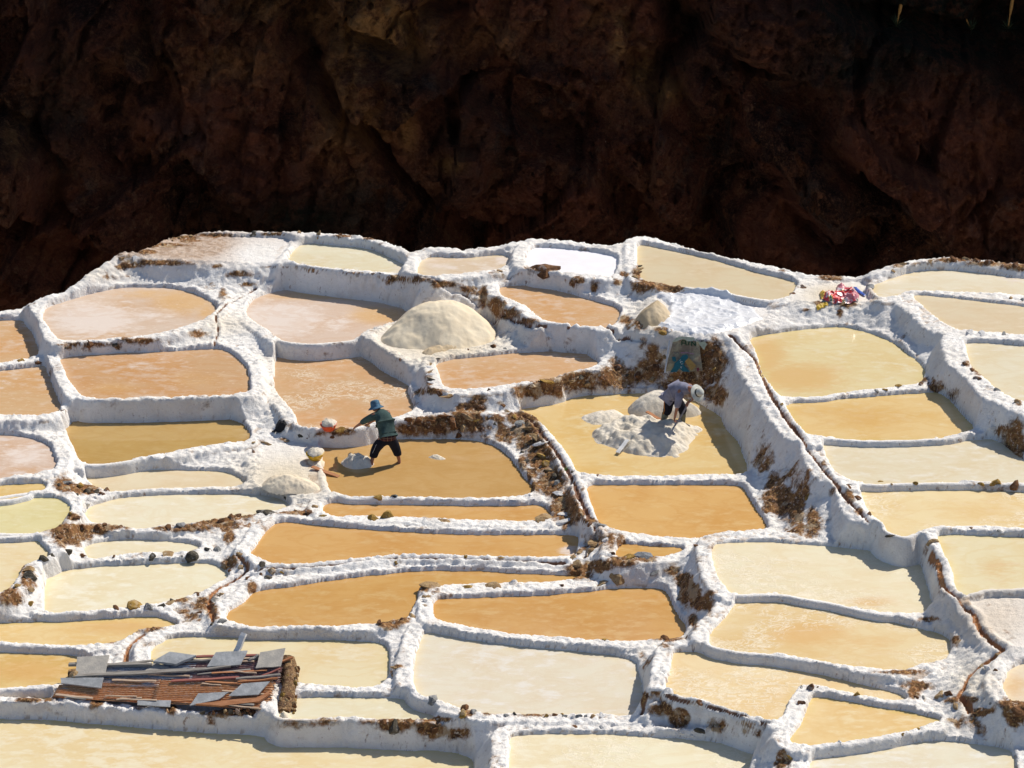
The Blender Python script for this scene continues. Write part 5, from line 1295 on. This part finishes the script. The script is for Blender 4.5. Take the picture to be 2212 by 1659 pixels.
rr = random.Random(77)
for k in range(26):
    s0 = rr.uniform(.0, .86); t0_ = rr.choice([rr.uniform(.9, 1.02), rr.uniform(.9, 1.0), rr.uniform(-.04, .12), rr.uniform(.3, .75)])
    L_ = rr.uniform(.08, .26)
    a_ = roof(s0, t0_) + rn * rr.uniform(.03, .06); b_ = roof(min(1.02, s0 + L_), t0_ + rr.uniform(-.06, .06)) + rn * rr.uniform(.03, .08)
    board('plank', a_ - ho, b_ - ho, rr.uniform(.025, .06), rr.uniform(.012, .03), rr.choice([M_GREYW, M_WOOD, M_WOOD2, M_WOOD, M_GREYW]), hroot)
# ---------------------------------------------------------------- the two salt workers
def skinned(name, J, E, mat, parent, root=None, sub=2):
    """one smooth surface grown round a skeleton: J joint -> (x, y, z, r[, r2])"""
    keys = list(J); idx = {k: i for i, k in enumerate(keys)}
    me = bpy.data.meshes.new(name)
    me.from_pydata([tuple(J[k][:3]) for k in keys], [(idx[a], idx[b]) for a, b in E], [])
    me.materials.append(mat)
    o = bpy.data.objects.new(name, me); link(o, parent)
    sk = o.modifiers.new('skin', 'SKIN'); sk.use_smooth_shade = True; sk.branch_smoothing = .3
    if not me.skin_vertices: me.skin_vertices.new() if hasattr(me.skin_vertices, 'new') else None
    for k in keys:
        v = me.skin_vertices[0].data[idx[k]]
        r = J[k][3]; r2 = J[k][4] if len(J[k]) > 4 else r
        v.radius = (r, r2); v.use_root = (k == (root or keys[0]))
    sb = o.modifiers.new('sub', 'SUBSURF'); sb.levels = sub; sb.render_levels = sub
    return o
def lerp3(a, b, t_): return tuple(a[i] * (1 - t_) + b[i] * t_ for i in range(3))
def add_hand(J, E, wrist, elbow, side, curl, tag_, down=Vector((0, 0, -1))):
    """palm with five unequal bent fingers continuing the forearm"""
    w = Vector(wrist); f = (w - Vector(elbow)).normalized()
    s = f.cross(down).normalized() * side
    if s.length < .1: s = Vector((1, 0, 0))
    dn = s.cross(f).normalized() * (1 if s.cross(f).dot(down) > 0 else -1)
    palm = w + f * .05; J[tag_ + 'palm'] = (*palm, .030, .022); E.append((tag_ + 'wrist', tag_ + 'palm'))
    for k, (off, L) in enumerate(((-.030, .062), (-.010, .074), (.010, .080), (.029, .070))):
        b = palm + f * .035 + s * off
        m = b + f * L * .5 * (1 - curl * .3) + dn * L * .3 * curl
        t_ = m + f * L * .5 * (1 - curl) + dn * L * .5 * curl
        J[f'{tag_}f{k}a'] = (*b, .011); J[f'{tag_}f{k}b'] = (*m, .0095); J[f'{tag_}f{k}c'] = (*t_, .008)
        E += [(tag_ + 'palm', f'{tag_}f{k}a'), (f'{tag_}f{k}a', f'{tag_}f{k}b'), (f'{tag_}f{k}b', f'{tag_}f{k}c')]
    b = palm + s * .035 - f * .01; m = b + s * .02 + f * .03 + dn * .02; J[tag_ + 'ta'] = (*b, .012); J[tag_ + 'tb'] = (*m, .010)
    E += [(tag_ + 'palm', tag_ + 'ta'), (tag_ + 'ta', tag_ + 'tb')]
t = NT('skin'); M_SKIN = t.done((.30, .13, .075, 1), .55, None, .35)
def fabric(name, c, sc=60, amt=.25, bumps=.5):
    t = NT(name); OC = t.objco()
    n1 = t.noise(OC, 5, 4, .6, .5); n2 = t.noise(OC, sc, 3, .6)
    col = t.mix(t.ramp(t.math('ADD', n1, t.math('MULTIPLY', n2, .3)), .45, .85), tuple(x * (1 - amt) for x in c) + (1,), tuple(min(1, x * (1 + amt)) for x in c) + (1,))
    return t.done(col, .9, t.bump(n1, bumps, .05), .15)
M_SWEATER = fabric('green_sweater', (.045, .075, .070)); M_DARK = fabric('dark_trousers', (.012, .012, .018)); M_HATB = fabric('blue_hat', (.07, .14, .21)); M_VEST = fabric('cream_vest', (.62, .56, .40))
t = NT('plaid_shirt'); OC = t.objco(); sp = t.n.new('ShaderNodeSeparateXYZ'); t.l.new(OC, sp.inputs[0])
def stripe(s_, f, w): return t.ramp(t.math('ABSOLUTE', t.math('SUBTRACT', t.math('FRACT', t.math('MULTIPLY', s_, f)), .5)), w, w * .6)
c = t.mix(stripe(sp.outputs[0], 13, .06), (.055, .012, .012, 1), (.26, .17, .09, 1)); c = t.mix(stripe(sp.outputs[2], 13, .06), c, (.22, .14, .08, 1))
M_PLAID = t.done(c, .9)
def lathe_hat(name, prof, mat, parent, loc, rot, wob_=.06, seed=0):
    o = lathe(name, prof, mat, parent, 36, loc, wob_, seed)
    o.rotation_euler = rot
    return o
# --- worker one: reaching towards the orange basin, back turned to us
org = at_z(835, 1003, Z['D1'])
pr = empty('person', org, 'person in green sweater and blue bucket hat reaching from the muddy pond to the wall', 'person')
pr.location.z = Z['D1']
pel = (.03, .05, .68); che = (-.05, .28, .93); nek = (-.17, .46, 1.03); 
shL = (-.26, .30, 1.02); shR = (.05, .42, 1.04)
elL = (-.46, .46, .80); wrL = (-.64, .62, .60); elR = (-.16, .66, .82); wrR = (-.38, .82, .58)
hiL = (-.08, .0, .66); hiR = (.13, .05, .66); knL = (-.235, .05, .38); knR = (.20, .04, .38); anL = (-.31, -.02, .07); anR = (.27, .07, .07)
J = {'pel': (*pel, .07), 'che': (*che, .07), 'nek': (*nek, .055), 'hd1': (-.20, .50, 1.06, .085, .08), 'hd2': (-.235, .53, 1.12, .09, .085), 'hd3': (-.245, .54, 1.17, .06, .06), 'nose': (-.31, .60, 1.06, .02), 'jaw': (-.27, .57, 1.0, .045),
 'shL': (*shL, .04), 'elL': (*elL, .042), 'Lwrist': (*wrL, .030), 'shR': (*shR, .04), 'elR': (*elR, .042), 'Rwrist': (*wrR, .030),
 'hiL': (*hiL, .05), 'knL': (*knL, .055), 'cfL': (-.275, .0, .22, .052), 'anL': (*anL, .036), 'hlL': (-.30, -.05, .0, .035), 'toL': (-.36, .08, -.01, .030), 'tpL': (-.39, .14, -.015, .022),
 'hiR': (*hiR, .05), 'knR': (*knR, .055), 'cfR': (.235, .03, .22, .052), 'anR': (*anR, .036), 'hlR': (.27, .03, .0, .035), 'toR': (.26, .17, -.01, .030), 'tpR': (.25, .23, -.015, .022)}
E = [('pel', 'che'), ('che', 'nek'), ('nek', 'hd1'), ('hd1', 'hd2'), ('hd2', 'hd3'), ('hd1', 'jaw'), ('hd2', 'nose'), ('che', 'shL'), ('shL', 'elL'), ('elL', 'Lwrist'), ('che', 'shR'), ('shR', 'elR'), ('elR', 'Rwrist'),
 ('pel', 'hiL'), ('hiL', 'knL'), ('knL', 'cfL'), ('cfL', 'anL'), ('anL', 'hlL'), ('anL', 'toL'), ('toL', 'tpL'), ('pel', 'hiR'), ('hiR', 'knR'), ('knR', 'cfR'), ('cfR', 'anR'), ('anR', 'hlR'), ('anR', 'toR'), ('toR', 'tpR')]
add_hand(J, E, wrL, elL, 1, .35, 'L'); add_hand(J, E, wrR, elR, -1, .35, 'R')
skinned('body', J, E, M_SKIN, pr, 'pel')
mid = lerp3(elL, wrL, .45); midR = lerp3(elR, wrR, .45)
J = {'w0': (.03, .05, .68, .175, .15), 'w': (.01, .10, .75, .185, .155), 'b': (-.02, .19, .86, .195, .165), 'c': (-.07, .30, .95, .205, .165), 'd': (-.12, .38, 1.01, .15, .12), 'n': (-.17, .45, 1.04, .07, .07)}
skinned('sweater', J, [('w0', 'w'), ('w', 'b'), ('b', 'c'), ('c', 'd'), ('d', 'n')], M_SWEATER, pr, 'w')
skinned('sleeve', {'a': (-.12, .30, .98, .08), 's': (-.23, .32, .98, .10), 's2': (-.34, .38, .90, .084), 'e': (*elL, .072), 'm': (*mid, .058)}, [('a', 's'), ('s', 's2'), ('s2', 'e'), ('e', 'm')], M_SWEATER, pr, 'a')
skinned('sleeve', {'a': (-.05, .34, .97, .08), 's': (.03, .42, .98, .10), 's2': (-.04, .54, .91, .084), 'e': (*elR, .072), 'm': (*midR, .058)}, [('a', 's'), ('s', 's2'), ('s2', 'e'), ('e', 'm')], M_SWEATER, pr, 'a')
J = {'a': (.035, .03, .64, .190, .165), 'm': (.03, .05, .675, .192, .167), 'b': (.02, .085, .73, .185, .16)}
skinned('vest_hem', J, [('a', 'm'), ('m', 'b')], M_VEST, pr)
J = {'a': (.035, .0, .53, .185, .16), 'm': (.035, .02, .60, .198, .172), 'b': (.03, .05, .68, .185, .16)}
skinned('plaid_shirt', J, [('a', 'm'), ('m', 'b')], M_PLAID, pr)
J = {'p': (.03, .04, .68, .165, .15), 'q': (.025, .02, .60, .175, .155), 'hL': (-.07, .02, .54, .135), 'tL': (-.155, .03, .45, .125), 'kL': (-.225, .035, .34, .110), 'cL': (-.268, .01, .21, .098), 'cL2': (-.275, .005, .15, .092),
 'hR': (.12, .04, .54, .135), 'tR': (.16, .045, .45, .120), 'kR': (.20, .045, .35, .106), 'cR': (.235, .035, .24, .094), 'cR2': (.24, .035, .18, .090)}
E = [('p', 'q'), ('q', 'hL'), ('hL', 'tL'), ('tL', 'kL'), ('kL', 'cL'), ('cL', 'cL2'), ('q', 'hR'), ('hR', 'tR'), ('tR', 'kR'), ('kR', 'cR'), ('cR', 'cR2')]
skinned('trousers', J, E, M_DARK, pr, 'q')
for nm, a_, b_ in (('cuff', (-.276, .003, .165, .100), (-.272, .005, .215, .102)), ('cuff', (.238, .035, .19, .097), (.236, .035, .24, .099))):
    skinned(nm, {'a': a_, 'b': b_}, [('a', 'b')], fabric('cuff_cloth', (.022, .02, .03)), pr)
board('side_stripe', (-.20, -.085, .50), (-.285, -.085, .30), .022, .006, flatmat('grey_stripe', (.40, .40, .42)), pr)
lathe_hat('hat', [(.001, .125), (.05, .12), (.085, .10), (.098, .05), (.106, .0), (.125, -.025), (.165, -.055), (.175, -.06), (.16, -.045), (.10, -.005)], M_HATB, pr, (-.235, .53, 1.115), (R(-18), R(-14), 0), .10, 2)

# --- worker two: bent over a shovel
org = at_z(1455, 920, Z['D2'] + .10)
pr = empty('person', org, 'person in grey shirt, pale banded hat and rubber boots bent over a shovel', 'person')
pel = (-.06, -.04, .76); che = (.14, -.20, .98); nek = (.30, -.33, 1.04)
shR = (.08, -.36, .98); shL = (.32, -.12, 1.02); elR = (.05, -.44, .70); wrR = (.0, -.43, .42); elL = (.44, -.24, .82); wrL = (.31, -.36, .74)
hiL = (.04, .04, .72); hiR = (-.14, -.10, .72); knL = (.20, -.06, .44); knR = (-.13, -.08, .42); anL = (.185, -.02, .10); anR = (-.22, .0, .10)
J = {'pel': (*pel, .07), 'che': (*che, .07), 'nek': (*nek, .055), 'hd1': (.37, -.40, .99, .08), 'hd2': (.44, -.45, .97, .088), 'hd3': (.48, -.48, .97, .06), 'nose': (.44, -.46, .88, .018), 'jaw': (.38, -.41, .92, .045),
 'shL': (*shL, .04), 'elL': (*elL, .042), 'Lwrist': (*wrL, .030), 'shR': (*shR, .04), 'elR': (*elR, .042), 'Rwrist': (*wrR, .030),
 'hiL': (*hiL, .05), 'knL': (*knL, .055), 'anL': (*anL, .04), 'hiR': (*hiR, .05), 'knR': (*knR, .055), 'anR': (*anR, .04)}
E = [('pel', 'che'), ('che', 'nek'), ('nek', 'hd1'), ('hd1', 'hd2'), ('hd2', 'hd3'), ('hd1', 'jaw'), ('hd2', 'nose'), ('che', 'shL'), ('shL', 'elL'), ('elL', 'Lwrist'), ('che', 'shR'), ('shR', 'elR'), ('elR', 'Rwrist'),
 ('pel', 'hiL'), ('hiL', 'knL'), ('knL', 'anL'), ('pel', 'hiR'), ('hiR', 'knR'), ('knR', 'anR')]
add_hand(J, E, wrR, elR, 1, .95, 'R'); add_hand(J, E, wrL, elL, -1, .95, 'L', Vector((0, 0, -1)))
skinned('body', J, E, M_SKIN, pr, 'pel')
M_SHIRT = fabric('grey_blue_shirt', (.20, .20, .26))
mR = lerp3(elR, wrR, .3); mL = lerp3(elL, wrL, .3)
J = {'w0': (-.09, -.02, .73, .175, .15), 'w': (-.06, -.04, .80, .19, .16), 'b': (.03, -.11, .90, .20, .17), 'c': (.15, -.21, .96, .205, .17), 'd': (.23, -.28, .98, .15, .13), 'n': (.31, -.35, .99, .08)}
skinned('shirt', J, [('w0', 'w'), ('w', 'b'), ('b', 'c'), ('c', 'd'), ('d', 'n')], M_SHIRT, pr, 'w')
skinned('sleeve', {'a': (.15, -.24, .94, .08), 's': (.09, -.34, .92, .105), 'e': (*elR, .078), 'm': (*mR, .066)}, [('a', 's'), ('s', 'e'), ('e', 'm')], M_SHIRT, pr, 'a')
skinned('sleeve', {'a': (.22, -.20, .96, .08), 's': (.31, -.14, .96, .105), 'e': (*elL, .076), 'm': (*mL, .064)}, [('a', 's'), ('s', 'e'), ('e', 'm')], M_SHIRT, pr, 'a')
J = {'p': (-.06, -.03, .80, .16, .145), 'q': (-.05, -.03, .71, .17, .15), 'hR': (-.13, -.09, .62, .125), 'kR': (-.13, -.08, .43, .105), 'cR': (-.165, -.05, .27, .092), 'hL': (.05, .03, .62, .12), 'kL': (.18, -.05, .44, .108), 'cL': (.185, -.04, .28, .095)}
E = [('p', 'q'), ('q', 'hR'), ('hR', 'kR'), ('kR', 'cR'), ('q', 'hL'), ('hL', 'kL'), ('kL', 'cL')]
skinned('trousers', J, E, M_DARK, pr, 'q')
M_STR = flatmat('orange_stripe', (.60, .22, .03))
board('side_stripe', (-.225, -.15, .66), (-.21, -.145, .42), .022, .006, M_STR, pr); board('side_stripe', (-.21, -.145, .43), (-.235, -.10, .32), .022, .006, M_STR, pr)
M_BOOT = fabric('rubber_boot', (.17, .16, .11), 20, .35, .3); M_SOLE = fabric('black_boot', (.02, .02, .02), 20, .3, .3)
for (sx, sy, tx, ty, tw, td) in ((-.175, -.045, -.225, .0, -.10, -.07), (.185, -.035, .185, -.02, .13, -.10)):
    b = skinned('boot', {'a': (sx, sy, .36, .085), 'b': ((sx + tx) / 2, (sy + ty) / 2, .20, .072), 'c': (tx, ty, .02, .066)}, [('a', 'b'), ('b', 'c')], M_BOOT, pr)
    f_ = skinned('foot', {'h': (tx - tw * .3, ty - td * .3, .035, .062), 'm': (tx + tw * .5, ty + td * .5, .035, .062), 't': (tx + tw * 1.2, ty + td * 1.2, .02, .045)}, [('h', 'm'), ('m', 't')], M_SOLE, pr)
    f_.parent = b
M_HATW = fabric('pale_hat', (.52, .52, .46), 30, .15, .2)
prof = [(.001, .13), (.045, .128), (.075, .105), (.088, .05), (.094, .0), (.13, -.012), (.18, -.02), (.185, -.026), (.13, -.02), (.09, -.008)]
hat = lathe_hat('hat', prof, M_HATW, pr, (.47, -.48, .99), (R(38), R(52), 0), .05, 5)
band_ = lathe('band', [(.0945, .002), (.0965, .004), (.0935, .032), (.090, .034)], flatmat('hat_band', (.03, .025, .02)), hat, 36)
# shovel
hA = Vector(org) + Vector((.34, -.36, .80)); hB = Vector(org) + Vector((-.06, -.46, .10))
sroot2 = empty('shovel', hB, 'blue bladed shovel held low by the bent worker', 'shovel')
board('handle', hA - hB, Vector((0, 0, 0)), .028, .028, flatmat('shovel_shaft', (.24, .24, .28)), sroot2)
bl = []
for i in range(7):
    for k in range(6):
        a = i / 6; b = k / 5 - .5
        wdt = .20 * (1 - .35 * max(0, a - .7) / .3)
        bl.append((-.02 - .22 * a + b * wdt * .25, -.02 + b * wdt, .03 - .07 * a + .10 * b * b))
fs = [(i * 6 + k, i * 6 + k + 1, (i + 1) * 6 + k + 1, (i + 1) * 6 + k) for i in range(6) for k in range(5)]
o = mesh_obj('blade', [Vector((v[0] * .4 + .06, v[1] - .02 + v[0] * .5, v[2] + .02)) for v in bl], fs, flatmat('blue_blade', (.04, .07, .18), .4, .5), sroot2)
sd = o.modifiers.new('thick', 'SOLIDIFY'); sd.thickness = .006

# ---------------------------------------------------------------- dry plants on the cliff
bpy.context.view_layer.update()
def cliff_hit(u, v):
    d = Vector(ray(u, v)).normalized()
    ok, loc, nrm, _ = cliff.ray_cast(Vector((0, 0, CAM_Z)), d)
    return loc if ok else Vector(ray(u, v)) * 95 + Vector((0, 0, CAM_Z))
M_STALK = flatmat('dry_stalk', (.26, .14, .04), .9); M_LEAF = flatmat('dull_leaf', (.035, .05, .022), .8)
rr = random.Random(5)
for i, (u, v, top, lab) in enumerate([(1934, 52, (1941, -6), 'straight dry flower stalk with dark spiky leaves left of the two others'), (2096, 60, (2064, 4), 'dry flower stalk leaning left on the dark cliff'), (2174, 58, (2178, -14), 'dry flower stalk nearest the upper right corner')]):
    p = cliff_hit(u, v) + Vector((0, -.3, 0))
    q = p + Vector(((top[0] - u) * .0165, -.2, -(top[1] - v) * .018))
    root = empty('dry_plant', p, lab, 'plant', 'dry plants growing high on the cliff')
    L = q - p
    J = {'a': (0, 0, 0, .03), 'b': (*(L * .4), .028), 'c': (*(L * .6), .07), 'd': (*(L * .85), .065), 'e': (*L, .02)}
    skinned('stalk', J, [('a', 'b'), ('b', 'c'), ('c', 'd'), ('d', 'e')], M_STALK, root, 'a', 1)
    vs = []; fs = []
    for k in range(60):
        a = rr.uniform(0, 6.28); el = rr.uniform(.1, 1.3); l = rr.uniform(.35, .7)
        dv = Vector((math.cos(a) * math.cos(el), math.sin(a) * math.cos(el), math.sin(el))); s_ = dv.cross(Vector((0, 0, 1))).normalized() * .022
        b0 = len(vs); vs += [s_ * -1, s_, dv * l * .6 + s_ * .7 + Vector((0, 0, -.03)), dv * l * .6 - s_ * .7 + Vector((0, 0, -.03)), dv * l + Vector((0, 0, -.12))]
        fs += [(b0, b0 + 1, b0 + 2, b0 + 3), (b0 + 3, b0 + 2, b0 + 4)]
    mesh_obj('leaves', vs, fs, M_LEAF, root)

# a tuft of green weed in the channel
p = hit(1224, 1016, False)
vs = []; fs = []
for k in range(40):
    a = rr.uniform(0, 6.28); el = rr.uniform(.4, 1.4); l = rr.uniform(.04, .10)
    dv = Vector((math.cos(a) * math.cos(el), math.sin(a) * math.cos(el), math.sin(el))); s_ = dv.cross(Vector((0, 0, 1))).normalized() * .012
    o0 = Vector((rr.uniform(-.05, .05), rr.uniform(-.05, .05), 0))
    b0 = len(vs); vs += [o0 - s_, o0 + s_, o0 + dv * l]
    fs += [(b0, b0 + 1, b0 + 2)]
tag(mesh_obj('green_weed', vs, fs, flatmat('weed_green', (.10, .22, .03), .8), None, False, p), 'tuft of bright green weed beside the channel between the two workers', 'plant')
